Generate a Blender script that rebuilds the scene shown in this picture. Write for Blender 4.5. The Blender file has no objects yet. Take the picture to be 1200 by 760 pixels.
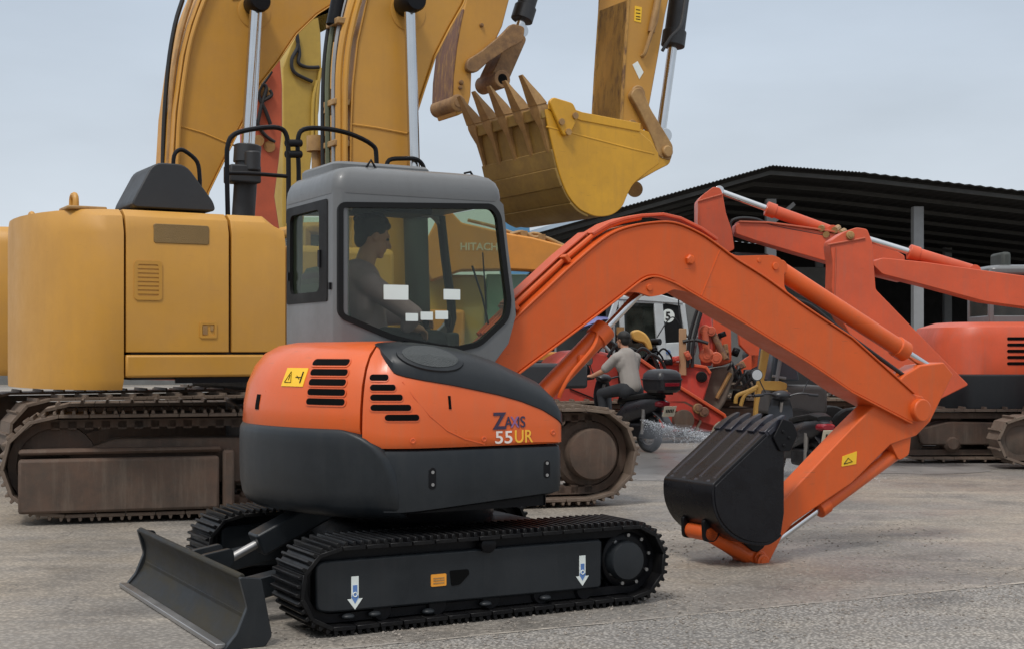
import bpy, bmesh, math, random
from mathutils import Vector, Matrix
R = math.radians
random.seed(7)
S = bpy.context.scene
COL = S.collection

# ------------------------------------------------------------------ camera, world, sun, exposure
EYE, FPX, HOR = 1.45, 1600.0, 410.0          # eye height, focal length and horizon row measured on the photograph
cam = bpy.data.objects.new('camera', bpy.data.cameras.new('camera'))
COL.objects.link(cam)
cam.location = (0, 0, EYE); cam.rotation_euler = (R(90), 0, 0)
cam.data.sensor_width = 36; cam.data.lens = 48; cam.data.shift_y = 0.025
cam.data.clip_start = 0.05; cam.data.clip_end = 2000
S.camera = cam
S.render.resolution_x, S.render.resolution_y = 1024, 648

SUN_EL, SUN_AZ = 58, 205                      # the sun stands high, behind the camera and a little to its left
w = bpy.data.worlds.new('World'); S.world = w; w.use_nodes = True
nt = w.node_tree; nt.nodes.clear()
def wn(t, **k):
    n = nt.nodes.new(t)
    for a, b in k.items(): setattr(n, a, b)
    return n
out = wn('ShaderNodeOutputWorld')
sky = wn('ShaderNodeTexSky', sky_type='NISHITA', sun_disc=False)
sky.sun_elevation = R(SUN_EL); sky.sun_rotation = R(SUN_AZ); sky.air_density = 1.5; sky.dust_density = 4
bg1 = wn('ShaderNodeBackground'); bg1.inputs[1].default_value = 0.06
nt.links.new(sky.outputs[0], bg1.inputs[0])
tc = wn('ShaderNodeTexCoord'); sep = wn('ShaderNodeSeparateXYZ'); nt.links.new(tc.outputs['Generated'], sep.inputs[0])
ramp = wn('ShaderNodeValToRGB'); nt.links.new(sep.outputs[2], ramp.inputs[0])
e = ramp.color_ramp.elements
e[0].position = 0.0; e[0].color = (.60, .65, .70, 1); e[1].position = 1.0; e[1].color = (1.12, 1.15, 1.18, 1)
m_ = e.new(0.24); m_.color = (.475, .545, .635, 1)
mapn = wn('ShaderNodeMapping'); mapn.inputs['Scale'].default_value = (1, 1, 3.2); nt.links.new(tc.outputs['Generated'], mapn.inputs[0])
noi = wn('ShaderNodeTexNoise'); noi.inputs['Scale'].default_value = 2.6; noi.inputs['Detail'].default_value = 5; noi.inputs['Roughness'].default_value = .5
nt.links.new(mapn.outputs[0], noi.inputs['Vector'])
mr = wn('ShaderNodeMapRange'); mr.inputs[1].default_value = .3; mr.inputs[2].default_value = .7; mr.inputs[3].default_value = 1.08; mr.inputs[4].default_value = 1.36
nt.links.new(noi.outputs['Fac'], mr.inputs[0])
bg2 = wn('ShaderNodeBackground'); nt.links.new(ramp.outputs[0], bg2.inputs[0]); nt.links.new(mr.outputs[0], bg2.inputs[1])
mx = wn('ShaderNodeMixShader'); mx.inputs[0].default_value = .88
nt.links.new(bg1.outputs[0], mx.inputs[1]); nt.links.new(bg2.outputs[0], mx.inputs[2]); nt.links.new(mx.outputs[0], out.inputs[0])
sd = bpy.data.lights.new('sun', 'SUN'); sd.energy = 1.9; sd.angle = R(11); sd.color = (1, .965, .92)
sun = bpy.data.objects.new('sun', sd); COL.objects.link(sun)
sun.rotation_euler = (R(90 - SUN_EL), 0, R(180 - SUN_AZ + 0))
S.view_settings.view_transform = 'Standard'; S.view_settings.look = 'None'
S.view_settings.exposure = 0.0; S.view_settings.gamma = 1.0; S.view_settings.use_curve_mapping = False

# ------------------------------------------------------------------ helpers
class Fr:
    """A vertical plane frame: u forward, v lateral (away from the camera), z up."""
    def __init__(s, x, y, d):
        s.x, s.y, s.d = x, y, d; s.c, s.s = math.cos(R(d)), math.sin(R(d))
    def P(s, px, py, v=0.0):
        a = (px - 600) / FPX; x0 = s.x - s.s * v; y0 = s.y + s.c * v
        Y = (y0 * s.c - x0 * s.s) / (s.c - a * s.s)
        return ((a * Y - x0) * s.c + (Y - y0) * s.s, EYE - (py - HOR) / FPX * Y)
    def PP(s, pts, v=0.0): return [s.P(p[0], p[1], v) for p in pts]
    def P3(s, px, py, v=0.0):
        u, z = s.P(px, py, v); return (u, v, z)
    def proj(s, u, v, z):
        X = s.x + u * s.c - v * s.s; Y = s.y + u * s.s + v * s.c
        return 600 + FPX * X / Y, HOR - (z - EYE) / Y * FPX

def crom(pts, n=6, closed=False):
    pts = [Vector(p) for p in pts]; N = len(pts); o = []
    for i in range(N if closed else N - 1):
        p0 = pts[(i - 1) % N] if closed or i else pts[0]; p1 = pts[i]; p2 = pts[(i + 1) % N]
        p3 = pts[(i + 2) % N] if closed or i + 2 < N else pts[-1]
        for k in range(n):
            t = k / n
            o.append(0.5 * (2 * p1 + (p2 - p0) * t + (2 * p0 - 5 * p1 + 4 * p2 - p3) * t * t + (3 * p1 - p0 - 3 * p2 + p3) * t ** 3))
    if not closed: o.append(pts[-1])
    return o
def lerp(a, b, t): return a + (b - a) * t
def interp(x, tab):
    if x <= tab[0][0]: return tab[0][1]
    for (a, b), (c, d) in zip(tab, tab[1:]):
        if x <= c: return b + (d - b) * (x - a) / (c - a)
    return tab[-1][1]
def rrect(x0, x1, y0, y1, r, n=5):
    o = []
    for cx, cy, a in ((x1 - r, y1 - r, 0), (x0 + r, y1 - r, 90), (x0 + r, y0 + r, 180), (x1 - r, y0 + r, 270)):
        for k in range(n + 1):
            t = R(a + 90 * k / n); o.append((cx + r * math.cos(t), cy + r * math.sin(t)))
    return o
def roundpoly(pts, r, n=4):
    """round the corners of a 2d polygon"""
    pts = [Vector((p[0], p[1])) for p in pts]; N = len(pts); o = []
    for i in range(N):
        p = pts[i]; a = pts[i - 1] - p; b = pts[(i + 1) % N] - p
        rr = min(r, a.length * .45, b.length * .45)
        s0 = p + a.normalized() * rr; s1 = p + b.normalized() * rr
        for k in range(n + 1):
            t = k / n; o.append((1 - t) ** 2 * s0 + 2 * t * (1 - t) * p + t * t * s1)
    return [tuple(q) for q in o]

class MB:
    def __init__(s): s.v = []; s.f = []; s.m = []
    def add(s, vs, fs, m=0):
        b = len(s.v); s.v += [tuple(v) for v in vs]; s.f += [[b + i for i in f] for f in fs]; s.m += [m] * len(fs); return s
    def box(s, c, d, rot=None, m=0):
        vs = [Vector((x * d[0] / 2, y * d[1] / 2, z * d[2] / 2)) for x in (-1, 1) for y in (-1, 1) for z in (-1, 1)]
        if rot is not None: vs = [rot @ v for v in vs]
        vs = [v + Vector(c) for v in vs]
        return s.add(vs, [(0, 1, 3, 2), (4, 6, 7, 5), (0, 4, 5, 1), (2, 3, 7, 6), (0, 2, 6, 4), (1, 5, 7, 3)], m)
    def bx(s, x0, x1, y0, y1, z0, z1, m=0): return s.box(((x0 + x1) / 2, (y0 + y1) / 2, (z0 + z1) / 2), (x1 - x0, y1 - y0, z1 - z0), None, m)
    def prism(s, poly, v0, v1, m=0):
        n = len(poly)
        return s.add([(p[0], v0, p[1]) for p in poly] + [(p[0], v1, p[1]) for p in poly],
                     [list(range(n)), list(range(n, 2 * n))[::-1]] + [[i, (i + 1) % n, n + (i + 1) % n, n + i] for i in range(n)], m)
    def prismz(s, poly, z0, z1, m=0):
        n = len(poly)
        return s.add([(p[0], p[1], z0) for p in poly] + [(p[0], p[1], z1) for p in poly],
                     [list(range(n)), list(range(n, 2 * n))[::-1]] + [[i, (i + 1) % n, n + (i + 1) % n, n + i] for i in range(n)], m)
    def prismu(s, poly, u0, u1, m=0):                # poly in (v, z)
        n = len(poly)
        return s.add([(u0, p[0], p[1]) for p in poly] + [(u1, p[0], p[1]) for p in poly],
                     [list(range(n)), list(range(n, 2 * n))[::-1]] + [[i, (i + 1) % n, n + (i + 1) % n, n + i] for i in range(n)], m)
    def loft(s, rings, closed=True, cap=True, m=0):
        n = len(rings[0]); b = []; vs = [p for r in rings for p in r]; fs = []
        for i in range(len(rings) - 1):
            for k in range(n if closed else n - 1):
                fs.append([i * n + k, i * n + (k + 1) % n, (i + 1) * n + (k + 1) % n, (i + 1) * n + k])
        if cap and closed: fs += [list(range(n)), [(len(rings) - 1) * n + k for k in range(n)][::-1]]
        return s.add(vs, fs, m)
    def tube(s, pts, r, seg=8, m=0):
        pts = [Vector(p) for p in pts]; rings = []; N = len(pts)
        rr = r if isinstance(r, (list, tuple)) else [r] * N
        t0 = (pts[1] - pts[0]).normalized(); a = t0.orthogonal().normalized()
        for i, p in enumerate(pts):
            t = (pts[min(i + 1, N - 1)] - pts[max(i - 1, 0)]).normalized()
            a = (a - t * a.dot(t)).normalized(); b = t.cross(a)
            rings.append([p + (a * math.cos(2 * math.pi * k / seg) + b * math.sin(2 * math.pi * k / seg)) * rr[i] for k in range(seg)])
        return s.loft(rings, m=m)
    def cyl(s, p0, p1, r0, r1=None, seg=24, m=0): return s.tube([p0, p1], [r0, r0 if r1 is None else r1], seg, m)
    def lathe(s, p, d, prof, seg=28, m=0):
        p = Vector(p); d = Vector(d).normalized(); a = d.orthogonal().normalized(); b = d.cross(a)
        return s.loft([[p + d * h + (a * math.cos(2 * math.pi * k / seg) + b * math.sin(2 * math.pi * k / seg)) * max(r, 1e-4) for k in range(seg)] for h, r in prof], m=m)
    def capsule(s, p0, p1, r0, r1, seg=12, m=0):
        p0 = Vector(p0); p1 = Vector(p1); L = (p1 - p0).length; d = (p1 - p0) if L > 1e-5 else Vector((0, 0, 1)); pr = []
        for k in range(6): t = math.pi / 2 * (1 - k / 5.); pr.append((-r0 * math.sin(t), r0 * math.cos(t)))
        for k in range(6): t = math.pi / 2 * (k / 5.); pr.append((L + r1 * math.sin(t), r1 * math.cos(t)))
        return s.lathe(p0, d, pr, seg, m)
    def ell(s, c, r, rot=None, seg=16, m=0):
        c = Vector(c); rings = []
        for i in range(11):
            t = math.pi * (i / 10. - .5); ring = []
            for k in range(seg):
                a = 2 * math.pi * k / seg
                v = Vector((r[0] * max(math.cos(t), .01) * math.cos(a), r[1] * max(math.cos(t), .01) * math.sin(a), r[2] * math.sin(t)))
                ring.append(c + (rot @ v if rot is not None else v))
            rings.append(ring)
        return s.loft(rings, m=m)
    def ribbon(s, pts, v0, v1, t, closed=False, m=0):
        """a plate of thickness t that follows a (u,z) polyline, from v0 to v1; the thickness goes to its left"""
        pts = [Vector((p[0], p[1])) for p in pts]; N = len(pts); L = []
        for i, p in enumerate(pts):
            a = pts[(i - 1) % N] if closed or i else p; b = pts[(i + 1) % N] if closed or i < N - 1 else p
            d = (b - a).normalized(); L.append(p + Vector((-d.y, d.x)) * t)
        rings = [[(p.x, v0, p.y), (p.x, v1, p.y), (q.x, v1, q.y), (q.x, v0, q.y)] for p, q in zip(pts, L)]
        if closed: rings.append(rings[0]); return s.loft(rings, cap=False, m=m)
        return s.loft(rings, m=m)
    def torus(s, c, axis, r, rr, seg=28, ss=8, m=0):
        c = Vector(c); d = Vector(axis).normalized(); a = d.orthogonal().normalized(); b = d.cross(a); rings = []
        for k in range(seg + 1):
            t = 2 * math.pi * k / seg; q = a * math.cos(t) + b * math.sin(t)
            rings.append([c + q * (r + rr * math.cos(2 * math.pi * j / ss)) + d * rr * math.sin(2 * math.pi * j / ss) for j in range(ss)])
        return s.loft(rings, cap=False, m=m)
    def xf(s, fn): s.v = [tuple(fn(Vector(p))) for p in s.v]; return s
    def build(s, name, mat, parent=None, bevel=0, ang=38, seg=2):
        me = bpy.data.meshes.new(name); me.from_pydata(s.v, [], s.f)
        bm = bmesh.new(); bm.from_mesh(me); bmesh.ops.remove_doubles(bm, verts=bm.verts, dist=1e-5)
        bmesh.ops.recalc_face_normals(bm, faces=bm.faces)
        bm.to_mesh(me); bm.free()
        mats = mat if isinstance(mat, (list, tuple)) else [mat]
        for q in mats: me.materials.append(q)
        if len(mats) > 1 and len(me.polygons) == len(s.m):
            for p, k in zip(me.polygons, s.m): p.material_index = k
        me.polygons.foreach_set('use_smooth', [True] * len(me.polygons)); me.set_sharp_from_angle(angle=R(ang))
        o = bpy.data.objects.new(name, me); COL.objects.link(o)
        if parent is not None: o.parent = parent
        if bevel:
            b = o.modifiers.new('bevel', 'BEVEL'); b.width = bevel; b.segments = seg; b.limit_method = 'ANGLE'; b.angle_limit = R(30); b.harden_normals = False
        return o

def ring_plate(mb, outer, inner, v0, v1, plane='v', m=0):
    """a flat plate with one hole: both outlines are star-shaped round the hole's centre"""
    cx = sum(p[0] for p in inner) / len(inner); cy = sum(p[1] for p in inner) / len(inner)
    angs = sorted({round(math.atan2(p[1] - cy, p[0] - cx), 4) for p in list(outer) + list(inner)})
    def hit(poly, a):
        d = (math.cos(a), math.sin(a)); best = 0
        for i in range(len(poly)):
            x1, y1 = poly[i][0] - cx, poly[i][1] - cy; x2, y2 = poly[(i + 1) % len(poly)][0] - cx, poly[(i + 1) % len(poly)][1] - cy
            den = d[0] * (y2 - y1) - d[1] * (x2 - x1)
            if abs(den) < 1e-9: continue
            t = (x1 * (y2 - y1) - y1 * (x2 - x1)) / den; q = (x1 * d[1] - y1 * d[0]) / den
            if t > 0 and -1e-4 <= q <= 1 + 1e-4: best = max(best, t)
        return cx + d[0] * best, cy + d[1] * best
    rings = []
    for a in angs:
        o = hit(outer, a); i = hit(inner, a)
        f = (lambda p, v: (p[0], v, p[1])) if plane == 'v' else (lambda p, v: (v, p[0], p[1]))
        rings.append([f(o, v0), f(o, v1), f(i, v1), f(i, v0)])
    rings.append(rings[0])
    mb.loft(rings, cap=False, m=m)

def thing(name, label, cat, loc=(0, 0, 0), rz=0, group=None):
    o = bpy.data.objects.new(name, None); COL.objects.link(o); o.location = loc; o.rotation_euler = (0, 0, R(rz)); o.empty_display_size = .2
    o['label'] = label; o['category'] = cat
    if group: o['group'] = group
    return o
def tag(o, label, cat, group=None):
    o['label'] = label; o['category'] = cat
    if group: o['group'] = group
    return o

def text_part(name, body, size, mat, parent, origin, xdir=(1, 0, 0), ydir=(0, 0, 1), depth=.001, squash=1.0, shear=0, bold=0.0):
    cu = bpy.data.curves.new(name, 'FONT'); cu.body = body; cu.size = size; cu.extrude = depth; cu.shear = shear; cu.offset = bold; cu.resolution_u = 4
    t = bpy.data.objects.new(name + '_tmp', cu); COL.objects.link(t)
    bpy.context.view_layer.update()
    me = bpy.data.meshes.new_from_object(t.evaluated_get(bpy.context.evaluated_depsgraph_get()))
    bpy.data.objects.remove(t); bpy.data.curves.remove(cu)
    X = Vector(xdir).normalized(); Y = Vector(ydir).normalized(); Z = X.cross(Y)
    M = Matrix(((X.x * squash, Y.x, Z.x, origin[0]), (X.y * squash, Y.y, Z.y, origin[1]), (X.z * squash, Y.z, Z.z, origin[2]), (0, 0, 0, 1)))
    me.transform(M); me.materials.clear(); me.materials.append(mat); me.name = name
    o = bpy.data.objects.new(name, me); COL.objects.link(o); o.parent = parent
    return o

# ------------------------------------------------------------------ materials
def mat(name, col, rough=.5, *a_, **k_):
    return _mat(name, col, rough, *a_, **k_)
def _mat(name, col, rough=.5, metal=0.0, vary=.18, vscale=3.0, dirt=0.0, dcol=(.16, .13, .10), dscale=2.2, bump=0.0, bscale=60, stretch=(1, 1, 1), spec=.5, coat=0.0, contrast=.12, thr=.5, streak=0.0, scol=(.22, .19, .16)):
    m = bpy.data.materials.new(name); m.use_nodes = True; n = m.node_tree.nodes; l = m.node_tree.links
    b = n['Principled BSDF']; b.inputs['Roughness'].default_value = rough; b.inputs['Metallic'].default_value = metal
    b.inputs['Specular IOR Level'].default_value = spec; b.inputs['Coat Weight'].default_value = coat; b.inputs['Coat Roughness'].default_value = .15
    t = n.new('ShaderNodeTexCoord'); mp = n.new('ShaderNodeMapping'); mp.inputs['Scale'].default_value = stretch; l.new(t.outputs['Object'], mp.inputs[0])
    n1 = n.new('ShaderNodeTexNoise'); n1.inputs['Scale'].default_value = vscale; n1.inputs['Detail'].default_value = 6; n1.inputs['Roughness'].default_value = .65; l.new(mp.outputs[0], n1.inputs['Vector'])
    mr = n.new('ShaderNodeMapRange'); mr.inputs[1].default_value = .25; mr.inputs[2].default_value = .75; mr.inputs[3].default_value = 1 - vary; mr.inputs[4].default_value = 1 + vary; l.new(n1.outputs['Fac'], mr.inputs[0])
    hs = n.new('ShaderNodeHueSaturation'); hs.inputs['Color'].default_value = (*col, 1); l.new(mr.outputs[0], hs.inputs['Value'])
    src = hs.outputs[0]
    n2 = n.new('ShaderNodeTexNoise'); n2.inputs['Scale'].default_value = dscale; n2.inputs['Detail'].default_value = 9; n2.inputs['Roughness'].default_value = .72; l.new(mp.outputs[0], n2.inputs['Vector'])
    if dirt > 0:
        r2 = n.new('ShaderNodeMapRange'); r2.inputs[1].default_value = thr - contrast; r2.inputs[2].default_value = thr + contrast; r2.inputs[3].default_value = 0; r2.inputs[4].default_value = dirt; l.new(n2.outputs['Fac'], r2.inputs[0])
        mm = n.new('ShaderNodeMix'); mm.data_type = 'RGBA'; mm.inputs[7].default_value = (*dcol, 1); l.new(r2.outputs[0], mm.inputs[0]); l.new(src, mm.inputs[6]); src = mm.outputs[2]
    if streak:
        ms = n.new('ShaderNodeMapping'); ms.inputs['Scale'].default_value = (9, 9, .9); l.new(t.outputs['Object'], ms.inputs[0])
        ns = n.new('ShaderNodeTexNoise'); ns.inputs['Scale'].default_value = 1.6; ns.inputs['Detail'].default_value = 8; ns.inputs['Roughness'].default_value = .7; l.new(ms.outputs[0], ns.inputs['Vector'])
        rs = n.new('ShaderNodeMapRange'); rs.inputs[1].default_value = .5; rs.inputs[2].default_value = .72; rs.inputs[3].default_value = 0; rs.inputs[4].default_value = streak; l.new(ns.outputs['Fac'], rs.inputs[0])
        m3 = n.new('ShaderNodeMix'); m3.data_type = 'RGBA'; m3.inputs[7].default_value = (*scol, 1); l.new(rs.outputs[0], m3.inputs[0]); l.new(src, m3.inputs[6])
        mf_ = n.new('ShaderNodeMapping'); mf_.inputs['Scale'].default_value = (3, 3, 46); mf_.inputs['Rotation'].default_value = (.3, .9, .2); l.new(t.outputs['Object'], mf_.inputs[0])
        nf_ = n.new('ShaderNodeTexNoise'); nf_.inputs['Scale'].default_value = 2.2; nf_.inputs['Detail'].default_value = 3; l.new(mf_.outputs[0], nf_.inputs['Vector'])
        rf2 = n.new('ShaderNodeMapRange'); rf2.inputs[1].default_value = .71; rf2.inputs[2].default_value = .74; rf2.inputs[3].default_value = 0; rf2.inputs[4].default_value = min(1, streak * 1.6); l.new(nf_.outputs['Fac'], rf2.inputs[0])
        m4 = n.new('ShaderNodeMix'); m4.data_type = 'RGBA'; m4.inputs[7].default_value = (*[c * .5 for c in scol], 1); l.new(rf2.outputs[0], m4.inputs[0]); l.new(m3.outputs[2], m4.inputs[6]); src = m4.outputs[2]
    l.new(src, b.inputs['Base Color'])
    rr = n.new('ShaderNodeMapRange'); rr.inputs[1].default_value = .3; rr.inputs[2].default_value = .7; rr.inputs[3].default_value = max(rough - .1, .05); rr.inputs[4].default_value = min(rough + .15, 1); l.new(n2.outputs['Fac'], rr.inputs[0]); l.new(rr.outputs[0], b.inputs['Roughness'])
    if bump:
        n3 = n.new('ShaderNodeTexNoise'); n3.inputs['Scale'].default_value = bscale; n3.inputs['Detail'].default_value = 4; l.new(mp.outputs[0], n3.inputs['Vector'])
        bp = n.new('ShaderNodeBump'); bp.inputs['Strength'].default_value = bump; bp.inputs['Distance'].default_value = .01; l.new(n3.outputs['Fac'], bp.inputs['Height']); l.new(bp.outputs[0], b.inputs['Normal'])
    return m
def glass(name, tint, refl=.9, alpha=.0):
    m = bpy.data.materials.new(name); m.use_nodes = True; n = m.node_tree.nodes; l = m.node_tree.links
    for q in list(n):
        if q.type != 'OUTPUT_MATERIAL': n.remove(q)
    tr = n.new('ShaderNodeBsdfTransparent'); tr.inputs[0].default_value = (*tint, 1)
    gl = n.new('ShaderNodeBsdfGlossy'); gl.inputs['Roughness'].default_value = .03; gl.inputs['Color'].default_value = (refl, refl, refl, 1)
    df = n.new('ShaderNodeBsdfDiffuse'); df.inputs[0].default_value = (.22, .24, .20, 1)
    fr = n.new('ShaderNodeFresnel'); fr.inputs[0].default_value = 1.45
    ge = n.new('ShaderNodeNewGeometry'); io = n.new('ShaderNodeMapRange'); io.inputs[3].default_value = 1.45; io.inputs[4].default_value = 1 / 1.45; l.new(ge.outputs['Backfacing'], io.inputs[0]); l.new(io.outputs[0], fr.inputs[0])
    a = n.new('ShaderNodeMixShader'); l.new(fr.outputs[0], a.inputs[0]); l.new(tr.outputs[0], a.inputs[1]); l.new(gl.outputs[0], a.inputs[2])
    b = n.new('ShaderNodeMixShader'); l.new(a.outputs[0], b.inputs[1]); l.new(df.outputs[0], b.inputs[2])
    tc = n.new('ShaderNodeTexCoord'); no = n.new('ShaderNodeTexNoise'); no.inputs['Scale'].default_value = 4; no.inputs['Detail'].default_value = 6; l.new(tc.outputs['Object'], no.inputs['Vector'])
    mr = n.new('ShaderNodeMapRange'); mr.inputs[1].default_value = .35; mr.inputs[2].default_value = .75; mr.inputs[3].default_value = alpha * .5; mr.inputs[4].default_value = alpha * 1.6; l.new(no.outputs['Fac'], mr.inputs[0]); l.new(mr.outputs[0], b.inputs[0])
    l.new(b.outputs[0], n['Material Output'].inputs[0])
    return m

M = {}
M['orange'] = mat('orange_paint', (.64, .098, .013), .42, streak=.3, scol=(.38, .13, .06), vary=.07, vscale=2, dirt=.22, dcol=(.36, .085, .03), dscale=3.2, bump=.03, bscale=25, coat=.05, spec=.35)
M['orange_hood'] = mat('orange_hood_paint', (.65, .105, .015), .34, streak=.2, scol=(.42, .15, .07), vary=.06, vscale=2, dirt=.18, dcol=(.45, .10, .035), dscale=2.4, bump=.03, bscale=14, coat=.18, spec=.45)
M['grey_dark'] = mat('dark_grey_paint', (.0105, .0132, .016), .40, streak=.22, scol=(.035, .034, .033), vary=.12, dirt=.25, dcol=(.027, .028, .029), dscale=3, bump=.04, bscale=30, spec=.38)
M['grey_cab'] = mat('cab_grey_paint', (.122, .124, .125), .38, streak=.2, scol=(.075, .072, .068), vary=.06, dirt=.2, dcol=(.11, .11, .105), dscale=2.5, bump=.03, bscale=20, coat=.2)
M['black'] = mat('black_paint', (.005, .005, .0065), .40, vary=.2, dirt=.3, dcol=(.010, .0095, .009), dscale=6, bump=.08, bscale=40, spec=.18)
M['rubber'] = mat('black_steel_shoes', (.0035, .0035, .0045), .40, vary=.3, dirt=.6, dcol=(.013, .012, .011), dscale=9, bump=.15, bscale=50, spec=.2)
M['hollow_shade'] = mat('hollow_shade_black', (.003, .003, .003), .9, spec=.1)  # flat black for openings; their inner shade is put into the colour
M['seal'] = mat('black_seal', (.005, .005, .005), .55, spec=.25)
M['hose'] = mat('black_hose', (.01, .01, .011), .5)
M['chrome'] = mat('chrome_rod', (.62, .62, .62), .12, metal=1, vary=.05)
M['steel'] = mat('bare_steel', (.35, .34, .33), .35, metal=.8, vary=.15)
M['white_st'] = mat('white_sticker', (.72, .76, .72), .5, vary=.05)
M['yel_st'] = mat('yellow_sticker', (.85, .50, .02), .45, vary=.05)
M['org_st'] = mat('orange_sticker', (.80, .32, .03), .45, vary=.1)
M['blue_st'] = mat('blue_print', (.10, .20, .45), .5)
M['yellow'] = mat('ochre_yellow_paint', (.52, .255, .034), .46, streak=.10, scol=(.27, .14, .05), vary=.09, vscale=1.4, dirt=.3, dcol=(.40, .21, .07), dscale=1.8, bump=.05, bscale=12)
M['yellow_bk'] = mat('bucket_yellow_paint', (.62, .315, .016), .40, streak=.3, scol=(.33, .17, .04), vary=.12, vscale=2, dirt=.35, dcol=(.40, .205, .03), dscale=2.5, bump=.06, bscale=14)
M['yellow_dk'] = mat('dusty_bucket_floor', (.29, .175, .036), .6, vary=.2, vscale=3, dirt=.5, dcol=(.18, .105, .04), dscale=5, bump=.12, bscale=20)
M['worn'] = mat('worn_yellow_steel', (.38, .22, .075), .55, vary=.2, vscale=6, dirt=.6, dcol=(.20, .10, .04), dscale=5, bump=.15, bscale=30)
M['rust'] = mat('scraped_rusty_yellow', (.43, .23, .05), .6, vary=.2, vscale=5, dirt=.85, dcol=(.11, .055, .03), dscale=4.5, bump=.15, bscale=30, stretch=(1.5, 3.2, 1.0), contrast=.05, thr=.53)
M['rust_dark'] = mat('rust_brown_steel', (.15, .072, .045), .65, vary=.3, vscale=5, dirt=.85, dcol=(.30, .17, .06), dscale=4, bump=.15, bscale=30, stretch=(1.5, 4, .9), contrast=.06, thr=.55)
M['worn_dark'] = mat('brown_worn_yellow', (.30, .165, .06), .6, vary=.25, vscale=6, dirt=.7, dcol=(.11, .06, .035), dscale=5, bump=.15, bscale=30)
M['olive'] = mat('olive_yellow_paint', (.44, .29, .045), .5, vary=.12, dirt=.3, dcol=(.3, .2, .05))
M['redor'] = mat('faded_red_orange', (.52, .105, .045), .5, vary=.12, dirt=.35, dcol=(.25, .06, .04), dscale=2)
M['red'] = mat('red_paint', (.52, .055, .035), .42, streak=.3, scol=(.25, .10, .08), vary=.12, dirt=.35, dcol=(.26, .045, .035), dscale=2, bump=.05)
M['salmon'] = mat('orange_red_paint', (.60, .085, .026), .42, streak=.3, scol=(.32, .12, .08), vary=.1, dirt=.25, dcol=(.30, .07, .04), dscale=2, bump=.04)
M['bluegreen_hood'] = mat('dark_hood', (.02, .021, .023), .5, vary=.2)
M['track_brown'] = mat('dusty_track_steel', (.115, .08, .058), .7, vary=.3, vscale=5, dirt=.55, dcol=(.20, .155, .115), dscale=4, bump=.2, bscale=35)
M['brown_frame'] = mat('muddy_track_frame', (.062, .044, .032), .75, vary=.35, vscale=3, dirt=.7, dcol=(.125, .072, .048), streak=.5, scol=(.15, .115, .085), dscale=2.2, bump=.2, bscale=25)
M['tan_bucket'] = mat('grey_brown_bucket', (.14, .115, .09), .7, vary=.25, vscale=4, dirt=.5, dcol=(.08, .06, .045))
M['white'] = mat('off_white_paint', (.52, .55, .56), .45, vary=.08, dirt=.3, dcol=(.3, .29, .27), dscale=2)
M['amber'] = mat('amber_orange_paint', (.62, .25, .035), .45, vary=.1, dirt=.3, dcol=(.4, .18, .05))
M['fork'] = mat('warm_yellow_paint', (.60, .34, .07), .5, vary=.1, dirt=.3, dcol=(.35, .2, .06))
M['glass'] = glass('cab_glass', (.83, .87, .82), .6, .008)
M['glass_rear'] = glass('dirty_cab_glass', (.82, .87, .76), .35, .02)
M['glass_bg'] = glass('dark_machine_glass', (.16, .19, .18), .9, .10)
M['glass_far'] = glass('pale_machine_glass', (.42, .46, .40), .9, .12)
M['glass_green'] = mat('green_tinted_glass', (.16, .36, .25), .12, vary=.15, spec=.6)
M['seat'] = mat('seat_fabric', (.045, .05, .045), .8, vary=.2)
M['interior'] = mat('cab_interior', (.022, .024, .024), .7)
M['skin'] = mat('skin', (.44, .215, .13), .5, vary=.08)
M['hair'] = mat('hair', (.008, .007, .006), .6)
M['shirt'] = mat('grey_violet_shirt', (.30, .20, .215), .85, vary=.1, bump=.2, bscale=12)
M['shirt2'] = mat('grey_beige_shirt', (.30, .275, .25), .85, vary=.12, bump=.2, bscale=10)
M['trousers'] = mat('dark_trousers', (.016, .018, .022), .8)
M['tyre'] = mat('tyre_rubber', (.014, .014, .014), .75)
M['plastic'] = mat('black_plastic', (.014, .014, .017), .32, vary=.1)
M['taillight'] = mat('red_tail_lamp', (.22, .012, .02), .15)
M['plate'] = mat('licence_plate_cream', (.58, .53, .40), .5, vary=.15, vscale=14)
M['tarp'] = mat('violet_blue_tarp', (.15, .16, .36), .6, vary=.12, bump=.2, bscale=5)
M['roof'] = mat('dark_shed_roof', (.024, .023, .023), .75, vary=.25, stretch=(1, 4, 1), spec=.2)
M['purlin'] = mat('dark_purlin', (.055, .055, .053), .8, vary=.2)
M['roof_pale'] = mat('pale_blue_sheet', (.36, .44, .52), .5, vary=.12)
M['shedwall'] = mat('grey_shed_wall', (.13, .13, .125), .8, vary=.15, dirt=.3, dcol=(.08, .075, .07))
M['post'] = mat('grey_steel_post', (.24, .245, .25), .6, vary=.1)
M['logo_dark'] = mat('plum_lettering', (.035, .02, .05), .4)
M['logo_lilac'] = mat('lilac_lettering', (.22, .10, .24), .4)
M['logo_white'] = mat('cream_lettering', (.75, .66, .60), .4)
M['logo_yel'] = mat('yellow_lettering', (.80, .42, .04), .4)
M['chalk'] = mat('white_lettering', (.66, .58, .44), .5)

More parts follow.
